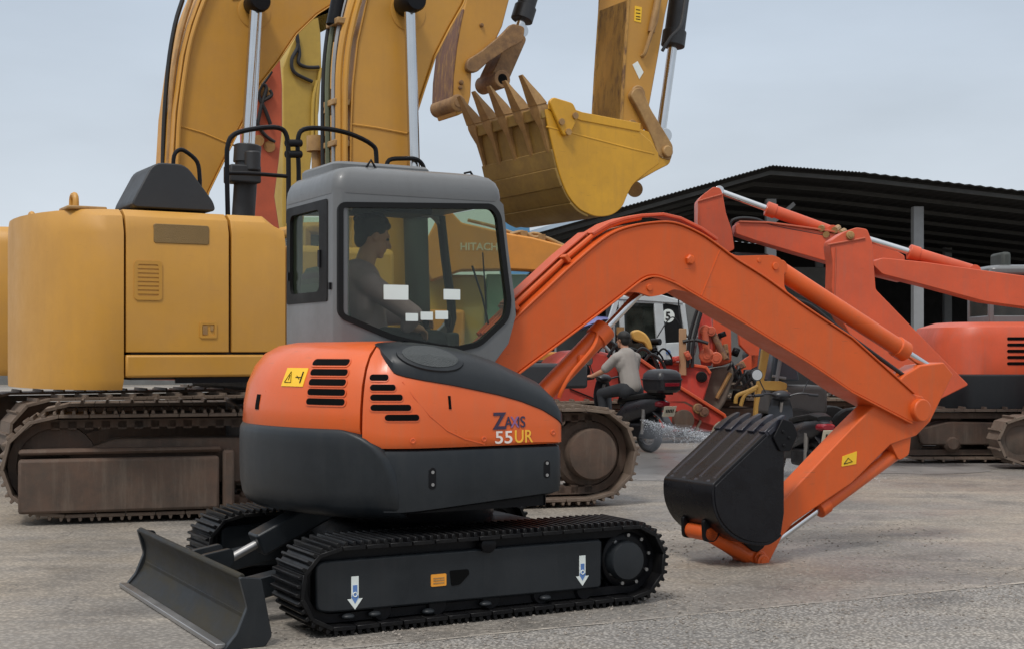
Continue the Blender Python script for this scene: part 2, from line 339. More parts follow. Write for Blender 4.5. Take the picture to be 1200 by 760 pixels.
def ground_mat(name, base, light, dark, grain, bump, wet=False):
    m = bpy.data.materials.new(name); m.use_nodes = True; n = m.node_tree.nodes; l = m.node_tree.links; b = n['Principled BSDF']
    t = n.new('ShaderNodeTexCoord'); o = t.outputs['Object']
    def noise(s, d=6, r=.6, st=None):
        q = n.new('ShaderNodeTexNoise'); q.inputs['Scale'].default_value = s; q.inputs['Detail'].default_value = d; q.inputs['Roughness'].default_value = r
        if st:
            mp = n.new('ShaderNodeMapping'); mp.inputs['Scale'].default_value = st[0]; mp.inputs['Rotation'].default_value = (0, 0, R(st[1])); l.new(o, mp.inputs[0]); l.new(mp.outputs[0], q.inputs['Vector'])
        else: l.new(o, q.inputs['Vector'])
        return q.outputs['Fac']
    def rng(x, a, c, lo=0, hi=1):
        q = n.new('ShaderNodeMapRange'); q.inputs[1].default_value = a; q.inputs[2].default_value = c; q.inputs[3].default_value = lo; q.inputs[4].default_value = hi; l.new(x, q.inputs[0]); return q.outputs[0]
    def mix(f, a, c, mode='MIX'):
        q = n.new('ShaderNodeMix'); q.data_type = 'RGBA'; q.blend_type = mode
        if isinstance(f, float): q.inputs[0].default_value = f
        else: l.new(f, q.inputs[0])
        for i, v in ((6, a), (7, c)):
            if isinstance(v, tuple): q.inputs[i].default_value = (*v, 1)
            else: l.new(v, q.inputs[i])
        return q.outputs[2]
    c = mix(rng(noise(.55, 8, .62), .38, .62), dark, base)
    c = mix(rng(noise(1.3, 8, .7, ((.35, 1.6, 1), -24)), .50, .70, 0, .75), c, light)
    c = mix(rng(noise(3.2, 10, .75, ((.5, 1.4, 1), -24)), .55, .75, 0, .5), c, tuple(x * .55 for x in base))
    c = mix(rng(noise(.30, 6, .6), .46, .66, 0, .7), c, tuple(x * y for x, y in zip(light, (1.0, .93, .82))))
    c = mix(rng(noise(.9, 5, .55, ((1, 1.3, 1), 40)), .60, .70, 0, .55), c, tuple(x * .42 for x in base))
    c = mix(rng(noise(5.5, 7, .7, ((.12, 2.2, 1), -27)), .56, .72, 0, .45), c, tuple(x * .5 for x in base))
    v = n.new('ShaderNodeTexVoronoi'); v.inputs['Scale'].default_value = grain; l.new(o, v.inputs['Vector'])
    g = rng(v.outputs['Distance'], .05, .6, 1.5 if bump > .5 else 1.28, .55 if bump > .5 else .72)
    gm = n.new('ShaderNodeHueSaturation'); l.new(g, gm.inputs['Value']); l.new(c, gm.inputs['Color']); c = gm.outputs[0]
    f2 = rng(noise(170, 3, .7), .3, .7, .78, 1.22)
    gm2 = n.new('ShaderNodeHueSaturation'); l.new(f2, gm2.inputs['Value']); l.new(c, gm2.inputs['Color']); c = gm2.outputs[0]
    # hairline cracks
    cv = n.new('ShaderNodeTexVoronoi'); cv.feature = 'DISTANCE_TO_EDGE'; cv.inputs['Scale'].default_value = .55
    dn = n.new('ShaderNodeTexNoise'); dn.inputs['Scale'].default_value = 2.2; dn.inputs['Detail'].default_value = 6; l.new(o, dn.inputs['Vector'])
    ad = n.new('ShaderNodeMix'); ad.data_type = 'RGBA'; ad.blend_type = 'ADD'; ad.inputs[0].default_value = .6; l.new(o, ad.inputs[6]); l.new(dn.outputs['Color'], ad.inputs[7]); l.new(ad.outputs[2], cv.inputs['Vector'])
    c = mix(rng(cv.outputs['Distance'], .0, .006, .55, 0), c, tuple(x * .35 for x in dark))
    l.new(c, b.inputs['Base Color'])
    l.new(rng(noise(.8, 4, .6), .4, .6, .42 if wet else .7, .85), b.inputs['Roughness'])
    bp = n.new('ShaderNodeBump'); bp.inputs['Strength'].default_value = bump; bp.inputs['Distance'].default_value = .012
    h = n.new('ShaderNodeMath'); h.operation = 'ADD'; l.new(v.outputs['Distance'], h.inputs[0]); l.new(f2, h.inputs[1]); l.new(h.outputs[0], bp.inputs['Height']); l.new(bp.outputs[0], b.inputs['Normal'])
    return m
M['concrete'] = ground_mat('yard_concrete', (.285, .257, .224), (.42, .365, .30), (.18, .165, .148), 38, .35, True)
M['asphalt'] = ground_mat('gravelly_asphalt', (.335, .312, .282), (.44, .40, .345), (.25, .235, .215), 52, .55)
M['joint'] = mat('pale_joint_filler', (.35, .31, .26), .85, vary=.3, vscale=9, dirt=.9, dcol=(.26, .235, .21), dscale=1.6, contrast=.05)
M['puddle'] = mat('wet_patch', (.24, .225, .21), .32, vary=.2)

# ------------------------------------------------------------------ setting: ground, near asphalt, shed
def structure(o): o['kind'] = 'structure'; return o
gm = MB(); gm.add([(-700, -60, 0), (700, -60, 0), (700, 900, 0), (-700, 900, 0)], [(0, 1, 2, 3)]); structure(gm.build('yard_ground', M['concrete']))
d = Vector((math.cos(R(25)), math.sin(R(25)))); nn = Vector((-d.y, d.x)); p0 = Vector((-.43, 6.80))
def strip(a0, a1, z, jit=0.0, n=60, seed=1):
    rnd = random.Random(seed); vs = []; fs = []
    for i in range(n + 1):
        t = -14 + 30 * i / n
        q = p0 + d * t
        e0 = q + nn * (a0 + rnd.uniform(-jit, jit)); e1 = q + nn * (a1 + rnd.uniform(-jit, jit)); vs += [(e0.x, e0.y, z), (e1.x, e1.y, z)]
    fs = [(2 * i, 2 * i + 2, 2 * i + 3, 2 * i + 1) for i in range(n)]
    return MB().add(vs, fs)
structure(strip(-12, 0, .004, .012, 160).build('asphalt_strip', M['asphalt']))
structure(strip(-.004, .012, .008, .012, 260, 3).build('joint_line', M['joint']))

# ------------------------------------------------------------------ shared machine pieces
def stadium(u0, u1, zc, r, n=14):
    o = []
    for k in range(n + 1):
        t = R(-90 + 180 * k / n); o.append((u1 + r * math.cos(t), zc + r * math.sin(t)))
    for k in range(n + 1):
        t = R(90 + 180 * k / n); o.append((u0 + r * math.cos(t), zc + r * math.sin(t)))
    return o
def belt(mb, u0, u1, zc, r, v0, v1, n, th, grousers, gh, gap=.06, jit=0.0):
    """track shoes laid round a stadium path: plates with grouser bars"""
    pth = [Vector(p) for p in stadium(u0, u1, zc, r, 24)]; pth.append(pth[0])
    L = [0]
    for a, b in zip(pth, pth[1:]): L.append(L[-1] + (b - a).length)
    tot = L[-1]; pitch = tot / n
    def at(s):
        s %= tot
        for i in range(len(L) - 1):
            if s <= L[i + 1]: return pth[i].lerp(pth[i + 1], (s - L[i]) / max(L[i + 1] - L[i], 1e-9))
        return pth[-1]
    for i in range(n):
        s = (i + .37) * pitch; a = at(s - pitch / 2); b = at(s + pitch / 2); t = (b - a).normalized(); nrm = Vector((t.y, -t.x)); c = (a + b) / 2
        h = pitch * (1 - gap) / 2
        def q(x, y): return (c.x + t.x * x + nrm.x * y, c.y + t.y * x + nrm.y * y)
        mb.prism([q(-h, -th), q(h, -th), q(h, 0), q(-h, 0)], v0, v1)
        for g in grousers:
            x = g * h; bw = .011 * gh / .02
            mb.prism([q(x - bw, -.001), q(x + bw, -.001), q(x + bw * .55, gh), q(x - bw * .55, gh)], v0 + .004, v1 - .004)
def hyd(root, name, p0, p1, frac, rb, rr, mb_mat, eye=1.5, seg=18, rodmat=None, axis=(0, 1, 0), ew=None):
    """hydraulic cylinder: barrel (part) with its chrome rod (sub-part)"""
    p0 = Vector(p0); p1 = Vector(p1); q = p0.lerp(p1, frac); dd = (p1 - p0).normalized(); ax = Vector(axis)
    L = (q - p0).length; ew = ew or rb
    m = MB(); m.lathe(p0, dd, [(0, rb * .8), (rb * .4, rb), (L - rb * 1.6, rb), (L - rb * 1.6, rb * 1.18), (L - rb * .1, rb * 1.18), (L, rb * .95)], seg)
    m.cyl(p0 - ax * ew, p0 + ax * ew, rb * eye * .8, seg=seg)
    o = m.build(name, mb_mat, root, .004)
    k = MB(); k.cyl(q - dd * .02, p1, rr, seg=seg); k.cyl(p1 - ax * ew, p1 + ax * ew, rr * eye * 1.15, seg=seg)
    k.build('rod', rodmat or M['chrome'], o, .003)
    return o
def pin(root, c, r, v0, v1, m, name='pin'):
    k = MB(); k.lathe((c[0], v0, c[1]), (0, 1, 0), [(0, r * .85), (.012, r), (v1 - v0 - .012, r), (v1 - v0, r * .85)], 20); k.lathe((c[0], v0 - .012, c[1]), (0, 1, 0), [(0, r * .5), (.02, r * .55)], 14)
    return k.build(name, m, root)

# ------------------------------------------------------------------ the orange compact excavator
mf = Fr(-.53, 8.24, 29)
mini = thing('compact_excavator', 'nearest machine, orange and dark grey compact excavator with grey cab and black bucket', 'excavator', (mf.x, mf.y, 0), mf.d)
def track_unit(v0, v1, near):
    k = MB(); belt(k, -.945, .862, .242, .214, v0, v1, 38, .022, (-.72, 0, .72), .024)
    cm = (v0 + v1) / 2
    t = k.build('crawler_track', M['rubber'], mini, .0025, seg=1)
    k = MB(); k.ribbon(stadium(-.945, .862, .242, .185), cm - .11, cm + .11, .045, True)
    for i in range(40):                                  # chain links read as lumps between shoes and wheels
        s = -.945 + 1.807 * i / 39
        k.box((s, cm, .075), (.03, .16, .05)); k.box((s, cm, .41), (.03, .16, .05))
    k.build('track_chain', M['black'], t)
    fr = MB(); fr.prism(roundpoly([(-1.05, .13), (-.98, .115), (.66, .105), (.665, .382), (-1.02, .382), (-1.055, .36)], .03), cm - .15, cm + .15)
    f = fr.build('track_frame', M['grey_dark'], mini, .012)
    up = MB(); up.prism([(-.35, .38), (.45, .38), (.62, .415), (.2, .43), (-.2, .43)], cm - .08, cm + .08); up.build('frame_top', M['black'], f, .01)
    sgn = -1 if near else 1; e = v0 if near else v1
    sp = MB()
    rim = []
    for i in range(42):
        a = 2 * math.pi * i / 42; rr = .19 if i % 2 else .165
        rim.append((.862 + rr * math.cos(a), .245 + rr * math.sin(a)))
    sp.prism(rim, cm - .06, cm + .06)
    sp.lathe((.86, cm, .25), (0, sgn, 0), [(0, .17), (.10, .17), (.115, .15), (.12, .12)], 32)
    s = sp.build('sprocket', M['black'], mini, .004)
    dr = MB(); dr.lathe((.817, cm, .252), (0, sgn, 0), [(0, .115), (.17, .112), (.188, .104), (.192, .06), (.192, 0.001)], 36); dr.build('drive_cover', M['grey_dark'], s)
    for i in range(9):
        bo = MB(); a = 2 * math.pi * i / 9 + .2; bo.cyl((.86 + .14 * math.cos(a), cm + sgn * .11, .25 + .14 * math.sin(a)), (.86 + .14 * math.cos(a), cm + sgn * .13, .25 + .14 * math.sin(a)), .011, seg=6)
        bo.build('bolt', M['steel'], s)
    idl = MB(); idl.lathe((-.945, cm - .07, .242), (0, 1, 0), [(0, .12), (.02, .18), (.12, .18), (.14, .12)], 32); idl.build('idler_wheel', M['black'], mini)
    for u in (-.68, -.36, -.04, .28, .56):
        r_ = MB(); r_.lathe((u, cm - .13, .1), (0, 1, 0), [(0, .05), (.03, .068), (.23, .068), (.26, .05)], 20); r_.build('track_roller', M['black'], mini)
    cr = MB(); cr.lathe((-.077, cm + sgn * .02, .405), (0, sgn, 0), [(0, .04), (.10, .042), (.155, .045), (.16, .04), (.165, 0.001)], 20); cr.build('carrier_roller', M['black'], mini)
track_unit(-1.0, -.6, True); track_unit(.6, 1.0, False)
fv = -.952
def arrow(px, py):
    u, z = mf.P(px, py, fv)
    k = MB(); k.prism([(u - .02, z + .085), (u + .02, z + .085), (u + .02, z - .03), (u + .042, z - .03), (u, z - .085), (u - .042, z - .03), (u - .02, z - .03)], fv - .001, fv + .004); o = k.build('arrow_sticker', M['white_st'], mini)
    q = MB(); q.prism([(u - .012, z + .04), (u + .012, z + .04), (u + .012, z + .0), (u + .02, z - .022), (u, z - .055), (u - .02, z - .022), (u - .012, z)], fv - .0025, fv); q.build('arrow_print', M['blue_st'], o)
    q = MB(); q.torus((u, fv - .003, z - .008), (0, 1, 0), .011, .003, 14, 5); q.build('arrow_hook', M['white_st'], o)
arrow(416, 694); arrow(682.5, 668)
u, z = mf.P(514, 679, fv); k = MB(); k.prism(rrect(u - .045, u + .045, z - .032, z + .032, .006), fv - .002, fv + .004); st = k.build('orange_sticker', M['org_st'], mini)
k = MB(); [k.prism(rrect(u - .032, u + .032, z - .004 + q, z + .002 + q, .001), fv - .004, fv - .001) for q in (-.014, 0, .012)]; k.build('sticker_print', M['worn'], st)
k = MB(); k.prism(roundpoly(mf.PP([(527, 668), (549, 666), (550, 672), (539, 684), (529, 686)], fv), .01), fv - .0015, fv + .01); k.build('frame_opening', M['hollow_shade'], mini)  # proud black plate; the shade of the hole is its colour
for px, py in ((440, 719), (503, 716), (570, 707), (640, 700), (409, 722)):
    u, z = mf.P(px, py, fv); k = MB(); k.ell((u, fv + .01, z), (.035, .03, .016)); k.build('frame_bolt', M['grey_dark'], mini)

# undercarriage centre, blade
k = MB(); k.prism(roundpoly([(-.62, .26), (.62, .26), (.5, .46), (-.5, .46)], .04), -.62, .62); k.build('undercarriage_frame', M['black'], mini, .02)
k = MB(); k.lathe((0, 0, .43), (0, 0, 1), [(0, .40), (.05, .42), (.10, .42), (.11, .36), (.20, .36)], 40); k.build('swing_ring', M['black'], mini)
bv = -1.0
top = mf.P(281, 669, bv); 
face = [tuple(p) for p in crom([(top[0] - .005, .345), (top[0] + .035, .26), (top[0] + .035, .15), (top[0] - .02, .06), (top[0] - .085, -.002)], 5)]
k = MB(); k.ribbon(face, bv, 1.0, .028)
k.cyl((top[0] + .01, bv, .345), (top[0] + .01, 1.0, .345), .018, seg=10)
k.bx(top[0] + .03, top[0] + .12, bv + .02, .98, .10, .16)
M['blade'] = mat('scuffed_blade_grey', (.013, .0145, .016), .6, vary=.2, dirt=.6, dcol=(.045, .035, .016), spec=.25, streak=.3, scol=(.05, .045, .04), dscale=3.2, bump=.08, bscale=18, stretch=(1, .6, 2.2), thr=.52)
bl = k.build('dozer_blade', M['blade'], mini, .006)
k = MB(); k.prism(roundpoly([(top[0] - .01, .35), (top[0] + .10, .335), (top[0] + .155, .05), (top[0] + .12, 0.0), (top[0] - .09, 0.0), (top[0] - .02, .08), (top[0] + .03, .2)], .015), bv - .03, bv + .005); k.build('blade_end_plate', M['grey_dark'], bl, .006)
k = MB(); k.prism(roundpoly([(top[0] - .01, .35), (top[0] + .10, .335), (top[0] + .155, .05), (top[0] + .12, 0.0), (top[0] - .09, 0.0), (top[0] - .02, .08), (top[0] + .03, .2)], .015), .995, 1.03); k.build('blade_end_plate', M['grey_dark'], bl, .006)
k = MB(); k.bx(top[0] - .12, top[0] - .07, bv, 1.0, .004, .03); k.build('cutting_edge', M['steel'], bl, .004)
for v in (-.42, .42):
    k = MB(); k.prism(roundpoly([(-1.33, .10), (-1.33, .22), (-.5, .36), (-.5, .26)], .02), v - .06, v + .06); k.build('blade_arm', M['grey_dark'], mini, .012)
a = mf.P(300, 637, 0); b = mf.P(352, 608, 0)
k = MB(); dd = Vector((b[0] - a[0], 0, b[1] - a[1])).normalized()
k.prismz(rrect(-.5, 0, -.085, .085, .02), 0, .13)
ang = math.atan2(b[1] - a[1], b[0] - a[0]); Ry = Matrix.Rotation(-ang, 3, 'Y')
k.xf(lambda p: Ry @ Vector((p.x + .5, p.y, p.z - .065)) + Vector((a[0], 0, a[1])))
bc = k.build('blade_cylinder_guard', M['grey_dark'], mini, .012)
k = MB(); k.cyl(Vector((a[0], 0, a[1])) + dd * .02, Vector((a[0], 0, a[1])) - dd * .22, .024); k.cyl((a[0] - dd.x * .22, -.07, a[1] - dd.z * .22), (a[0] - dd.x * .22, .07, a[1] - dd.z * .22), .035); k.build('blade_rod', M['steel'], bc)
for v in (-.1, .1):
    k = MB(); k.prism(roundpoly([(top[0] + .075, .12), (top[0] + .06, .33), (a[0] - dd.x * .22 + .03, .36), (a[0] - dd.x * .22 + .04, .28), (top[0] + .12, .12)], .03), v - .02, v + .02); k.build('blade_bracket', M['grey_dark'], bl, .004)

# upper body: one footprint path, near front corner -> round the back -> far front corner
FP = [(.42, -.86), (.405, -.93), (.35, -.965)] + [(x, -.968) for x in (.2, 0, -.2, -.4)] + [(-.53, -.95), (-.66, -.885), (-.79, -.76), (-.91, -.57), (-1.0, -.33), (-1.055, -.05), (-1.05, .22), (-.97, .48), (-.83, .69), (-.62, .86), (-.35, .96), (0, .98), (.42, .98)]
path = [Vector((p.x, p.y)) for p in crom([(a_, b_, 0) for a_, b_ in FP], 8)]
def path_n(i):
    a = path[max(i - 1, 0)]; b = path[min(i + 1, len(path) - 1)]; t = (b - a).normalized(); return Vector((t.y, -t.x))   # recomputed sign below
sg = 1 if (path_n(40).dot(path[40] - Vector((-.3, 0)))) > 0 else -1
def outer(s, ins):
    i = int(max(0, min(s, len(path) - 1.001))); f = s - i
    p = path[i].lerp(path[i + 1], f); n = (path_n(i) * (1 - f) + path_n(i + 1) * f).normalized() * sg
    return p - n * ins
def s_of_u(u):                                    # near side only
    best = 0; bd = 9
    for i in range(0, 110):
        s = i * .7
        p = outer(s, 0)
        if s < 16 and u < .3: continue
        if p.y < .2 and abs(p.x - u) < bd: bd = abs(p.x - u); best = s
    return best
HP = [(1.04, 0), (1.14, .006), (1.26, .028), (1.36, .072), (1.43, .13), (1.475, .21), (1.495, .32), (1.50, .5)]
def hp(z): return interp(z, HP)
def find_s(px, py):
    """the point of the hood that stands where the photograph has pixel px, py"""
    best = (9e9, 0, 0)
    z = 1.2
    for it in range(4):
        bb = 9e9
        for i in range(0, 800):
            s = i * .14
            if s > len(path) - 2: break
            p = outer(s, hp(z))
            if p.y > .45: break
            q = mf.proj(p.x, p.y, z)
            if abs(q[0] - px) < bb and not (s < 14 and px < 640): bb = abs(q[0] - px); bs = s
        p = outer(bs, hp(z)); Y = mf.y + p.x * mf.s + p.y * mf.c
        z = EYE - (py - HOR) / FPX * Y
    return bs, z
S_SPLIT = find_s(426, 450)[0]
def s_of_u_f(u):
    lo, hi = 16, 104
    for _ in range(40):
        mi_ = (lo + hi) / 2
        if outer(mi_, 0).x > u: lo = mi_
        else: hi = mi_
    return lo
S_CW = s_of_u(-.575)
S_END = len(path) - 1
def frange(a, b, n): return [a + (b - a) * i / (n - 1) for i in range(n)]
def skin(name, s0, s1, profs, m, ns=60, close_in=.5, bevel=0, endcap=True):
    """profs(s) -> list of (inset, z) from the lower edge up; closed underneath and inside so the panel is a solid"""
    k = MB(); rings = []
    for s in frange(s0, s1, ns):
        pr = profs(s); r = []
        for ins, zz in pr:
            p = outer(s, ins); r.append((p.x, p.y, zz))
        li = pr[-1][0] + .02 if pr[-1][0] > .3 else max(pr[-1][0], pr[0][0]) + close_in
        p = outer(s, min(li, .6)); r.append((p.x, p.y, pr[-1][1] - .002)); r.append((p.x, p.y, pr[0][1]))
        rings.append(r)
    k.loft(rings, closed=True, cap=True)
    return k.build(name, m, mini, bevel)
CWZ = [(.545, -.50, .20), (.552, -.515, .12), (.565, -.535, .06), (.59, -.552, .02), (.63, -.563, .0), (.70, -.572, -.012), (.80, -.59, -.016), (.88, -.62, -.016), (.94, -.662, -.016), (.985, -.715, -.015), (1.01, -.755, -.010), (1.03, -.80, .002), (1.04, -.83, .02), (1.043, -.85, .05), (1.043, -.86, .14)]
k = MB(); rings = []
for t in frange(0, 1, 70):
    r = []
    for zz, ue, ins in CWZ:
        s_ = lerp(s_of_u_f(ue) , S_END - 6, t ** 1.15); ee = max(0, 1 - t * 28) * .035
        p_ = outer(s_, ins + ee); r.append((p_.x, p_.y, zz))
    p_ = outer(lerp(s_of_u_f(-.86), S_END - 6, t), .24); r.append((p_.x, p_.y, 1.03)); r.append((p_.x, p_.y, .56)); rings.append(r)
k.loft(rings); cw = k.build('counterweight', M['grey_dark'], mini, ang=50)
skin('engine_hood', S_SPLIT + .35, S_END - 6, lambda s: [(.022, 1.0)] + [(i + .002, zz) for zz, i in HP], M['orange_hood'], 80, .1, endcap=True)
ZB = [(-.80, 1.492), (-.72, 1.46), (-.66, 1.385), (-.61, 1.325), (-.55, 1.308), (-.44, 1.288), (-.28, 1.262), (-.13, 1.232), (0, 1.205), (.13, 1.17), (.26, 1.122), (.36, 1.065), (.42, 1.02)]
ZC = [(-.8, 1.497), (-.70, 1.50)] + [(mf.P(px, py, -.56)) for px, py in ((481, 401), (520, 406.5), (560, 420.5), (600, 440.5), (630, 460), (650, 477))] + [(.43, 1.07)]
def zb(s): return interp(outer(s, 0).x, ZB)
def sp_prof(s):
    t = zb(s); lo = .935; return [(.012, lo)] + [(hp(lo + (t - lo) * q), lo + (t - lo) * q) for q in frange(.06, 1, 9)]
skin('side_panel', 1, S_SPLIT - .35, sp_prof, M['orange_hood'], 70, .1)
def dc_prof(s):
    b = zb(s); c = max(interp(outer(s, 0).x, ZC), b + .02); i0 = hp(b); dz = c - b
    return [(i0 + .03, b - .02), (i0 - .006, b + .004), (i0 - .004, b + dz * .3), (i0 + .035, b + dz * .62), (i0 + .12, b + dz * .86), (i0 + .22, b + dz * .97), (i0 + .34, c), (min(i0 + .52, .70), c + .004)]
dcov = skin('top_cover', .5, S_SPLIT + .9, dc_prof, M['grey_dark'], 70, .05)
sc = skin('side_skirt', 1, S_CW + 5, lambda s: [(.05, interp(outer(s, 0).x, [(-.57, .585), (.4, .655)])), (.012, interp(outer(s, 0).x, [(-.57, .60), (.4, .67)])), (.006, .70), (.004, .89), (.012, .918), (.03, .928)], M['grey_dark'], 60, .2)
k = MB(); core = [outer(s, .09) for s in frange(0, S_END, 60)]; k.prismz([(p.x, p.y) for p in core], .585, 1.42 - .3); k.build('body_frame', M['black'], mini)
k = MB(); core = [outer(s, .25) for s in frange(40, S_END - 4, 50)]; k.prismz([(p.x, p.y) for p in core], 1.10, 1.44); k.build('engine_block', M['hollow_shade'], mini)

def patch(name, s0, s1, z, h, m, parent, lift=.003, prof=hp, n=16, stadiumend=True, zf=None):
    """a pill that follows the hood's curved surface"""
    a = outer(s0, 0); b = outer(s1, 0); wid = sum((outer(lerp(s0, s1, i / 20), 0) - outer(lerp(s0, s1, (i + 1) / 20), 0)).length for i in range(20)); rows = []
    xs = [0, .006, .02, .04, .07] + frange(.1, .9, n) + [.93, .96, .98, .994, 1]
    for x in xs:
        dd_ = min(x, 1 - x) * wid; rr = h / 2
        hh = rr if dd_ >= rr or not stadiumend else math.sqrt(max(rr * rr - (rr - dd_) ** 2, 1e-8))
        s = lerp(s0, s1, x); row = []
        for q in (-1, -.5, 0, .5, 1):
            zz = z + hh * q; p = outer(s, prof(zz) - lift); row.append((p.x, p.y, zz))
        rows.append(row)
    k = MB(); k.loft(rows, closed=False, cap=False)
    back = [[(outer(lerp(s0, s1, x), prof(r[j][2]) + .004).x, outer(lerp(s0, s1, x), prof(r[j][2]) + .004).y, r[j][2]) for j in (0, 4)] for x, r in zip(xs, rows)]
    rim = [r[0] for r in rows] + [rows[-1][j] for j in (1, 2, 3)] + [r[-1] for r in rows[::-1]] + [rows[0][j] for j in (3, 2, 1)]
    rb = [b_[0] for b_ in back] + [back[-1][0]] * 3 + [b_[1] for b_ in back[::-1]] + [back[0][1]] * 3
    k.loft([rim, rb], closed=True, cap=False)
    return k.build(name, m, parent)
M['slot_rim'] = mat('slot_rim_orange', (.60, .10, .024), .35, vary=.05)
for y, x0, x1 in ((424, 366, 411.5), (435.7, 363, 409.5), (447.2, 361.5, 407.5), (458.7, 360, 406.5), (469.8, 358.5, 405.5)):
    a_, z_ = find_s(x0, y); b_, _ = find_s(x1, y)
    r_ = patch('vent_slot', a_, b_, z_, .047, M['slot_rim'], mini, .0035)
    patch('slot_shade', a_ + (b_ - a_) * .03, b_ - (b_ - a_) * .03, z_ + .002, .034, M['hollow_shade'], r_, .0055)  # raised black pill painted as the shade inside the slot
for y, x0, x1 in ((442, 433, 456), (453.8, 433, 464.5), (465.5, 433, 473), (477.4, 433, 483), (489.2, 449.5, 492)):
    a_, z_ = find_s(x0, y); b_, _ = find_s(x1, y)
    r_ = patch('vent_slot', a_, b_, z_, .044, M['slot_rim'], mini, .0035)
    patch('slot_shade', a_ + (b_ - a_) * .03, b_ - (b_ - a_) * .03, z_ + .002, .032, M['hollow_shade'], r_, .0055)
a_, z_ = find_s(333.5, 441); b_, _ = find_s(358.5, 441)
ws = patch('warning_sticker', a_, b_, z_, .10, M['yel_st'], mini, .002, stadiumend=False)
sm_ = (a_ + b_) / 2
def onhood(s, zz, lift=.004): p = outer(s, hp(zz) - lift); return (p.x, p.y, zz)
k = MB(); f_ = lambda x, zz: onhood(lerp(a_, b_, x), z_ + zz)
k.tube([f_(.12, -.028), f_(.27, .03), f_(.42, -.028), f_(.12, -.028)], .0022, 5); k.tube([f_(.27, .012), f_(.27, -.016)], .0022, 5)
k.tube([f_(.56, 0), f_(.82, 0)], .0022, 5); k.tube([f_(.84, .03), f_(.84, -.03)], .004, 5); k.tube([f_(.6, .008), f_(.75, -.01)], .0022, 5)
k.build('warning_print', M['seal'], ws)
a_, z_ = find_s(300, 470); b_, _ = find_s(304, 470); patch('latch_slot', a_, b_, z_, .085, M['hollow_shade'], mini, .002, stadiumend=False, n=5)
a_, z_ = find_s(525.5, 471); b_, _ = find_s(528, 471); patch('latch_slot', a_, b_, z_, .07, M['hollow_shade'], mini, .003, stadiumend=False, n=5)
# groove lines and screws of the side panel
gl = [find_s(*p) for p in ((472, 447), (486, 466), (504, 487), (524, 504), (545, 514), (568, 520))]
k = MB(); k.tube([onhood(s, zz, .0005) for s, zz in gl], .0035, 6); k.build('panel_seam', M['slot_rim'], mini)
for px, py in ((484, 516), (567, 514), (648, 506)):
    s_, zz = find_s(px, py); p = outer(s_, hp(zz)); n_ = path_n(int(s_)) * sg
    k = MB(); k.lathe((p.x + n_.x * .001, p.y + n_.y * .001, zz), (n_.x, n_.y, 0), [(-.004, .016), (.003, .015), (.004, .010), (.001, .008), (.001, .0001)], 16); k.build('panel_screw', M['slot_rim'], mini)
for px, py, hh in ((507, 560, .115), (641, 549, .10)):
    u, z = mf.P(px, py, -.965); 
    k = MB(); k.prism(rrect(u - .021, u + .021, z - hh / 2, z + hh / 2, .02), -.9655, -.955); o = k.build('recess_handle', M['black'], sc, .002)
    for q in (-.033, .033):
        k = MB(); k.cyl((u, -.969, z + q), (u, -.963, z + q), .009, seg=12); k.build('handle_bolt', M['steel'], o)
# oval vent on the top cover
u0, z0 = mf.P(503, 433, -.80)
def cover_pt(u, t, lift=.004):
    s = s_of_u_f(u); pr = dc_prof(s); L = len(pr) - 1; x = t * L; i = min(int(x), L - 1); f = x - i
    a = pr[i]; b = pr[i + 1]; ins = a[0] + (b[0] - a[0]) * f - lift * .7; zz = a[1] + (b[1] - a[1]) * f + lift * .7
    p = outer(s, ins); return Vector((p.x, p.y, zz))
def oval(name, uc, tc_, ru, rt, m, lift, par):
    k = MB(); rings = []
    for q in (1.0, .66, .33, .02):
        rings.append([cover_pt(uc + ru * q * math.cos(a), tc_ + rt * q * math.sin(a), lift) for a in [2 * math.pi * i / 40 for i in range(40)]])
    rings.insert(0, [cover_pt(uc + ru * 1.04 * math.cos(a), tc_ + rt * 1.04 * math.sin(a), -.006) for a in [2 * math.pi * i / 40 for i in range(40)]])
    k.loft(rings, closed=True, cap=False); return k.build(name, m, par)
ov = oval('oval_vent', -.40, .44, .20, .17, M['grey_dark'], .012, dcov)
M['vent_mesh'] = mat('vent_mesh_grey', (.05, .055, .055), .6, vary=.1, bump=.8, bscale=160)
oval('vent_mesh', -.40, .44, .168, .135, M['vent_mesh'], .015, ov)

# lettering on the side panel
def txt(body, px, py, size, m, name='lettering', sq=1.0, bold=0.0, shear=0):
    s_, zz = find_s(px, py); p = outer(s_, hp(zz) - .003); q = outer(s_ - 2, hp(zz) - .003); xd = Vector((q.x - p.x, q.y - p.y, 0)).normalized()
    i1 = hp(zz + .06) - hp(zz); yd = Vector((0, i1, .06)).normalized()
    return text_part(name, body, size, m, mini, (p.x, p.y, zz), xd, yd, .0012, sq, shear, bold)
txt('Z', 578, 502, .125, M['logo_dark'], sq=.95, bold=.003)
txt('A', 591, 500.5, .085, M['logo_dark'], sq=.85, bold=.001)
txt('X', 598, 500.2, .085, M['logo_lilac'], sq=.85, bold=.001)
txt('IS', 605.5, 500, .085, M['logo_dark'], sq=.9, bold=.001)
txt('55', 579.5, 519, .095, M['logo_white'], sq=1.22, bold=.001)
txt('UR', 602.5, 518.0, .098, M['logo_yel'], sq=.90, bold=.001)

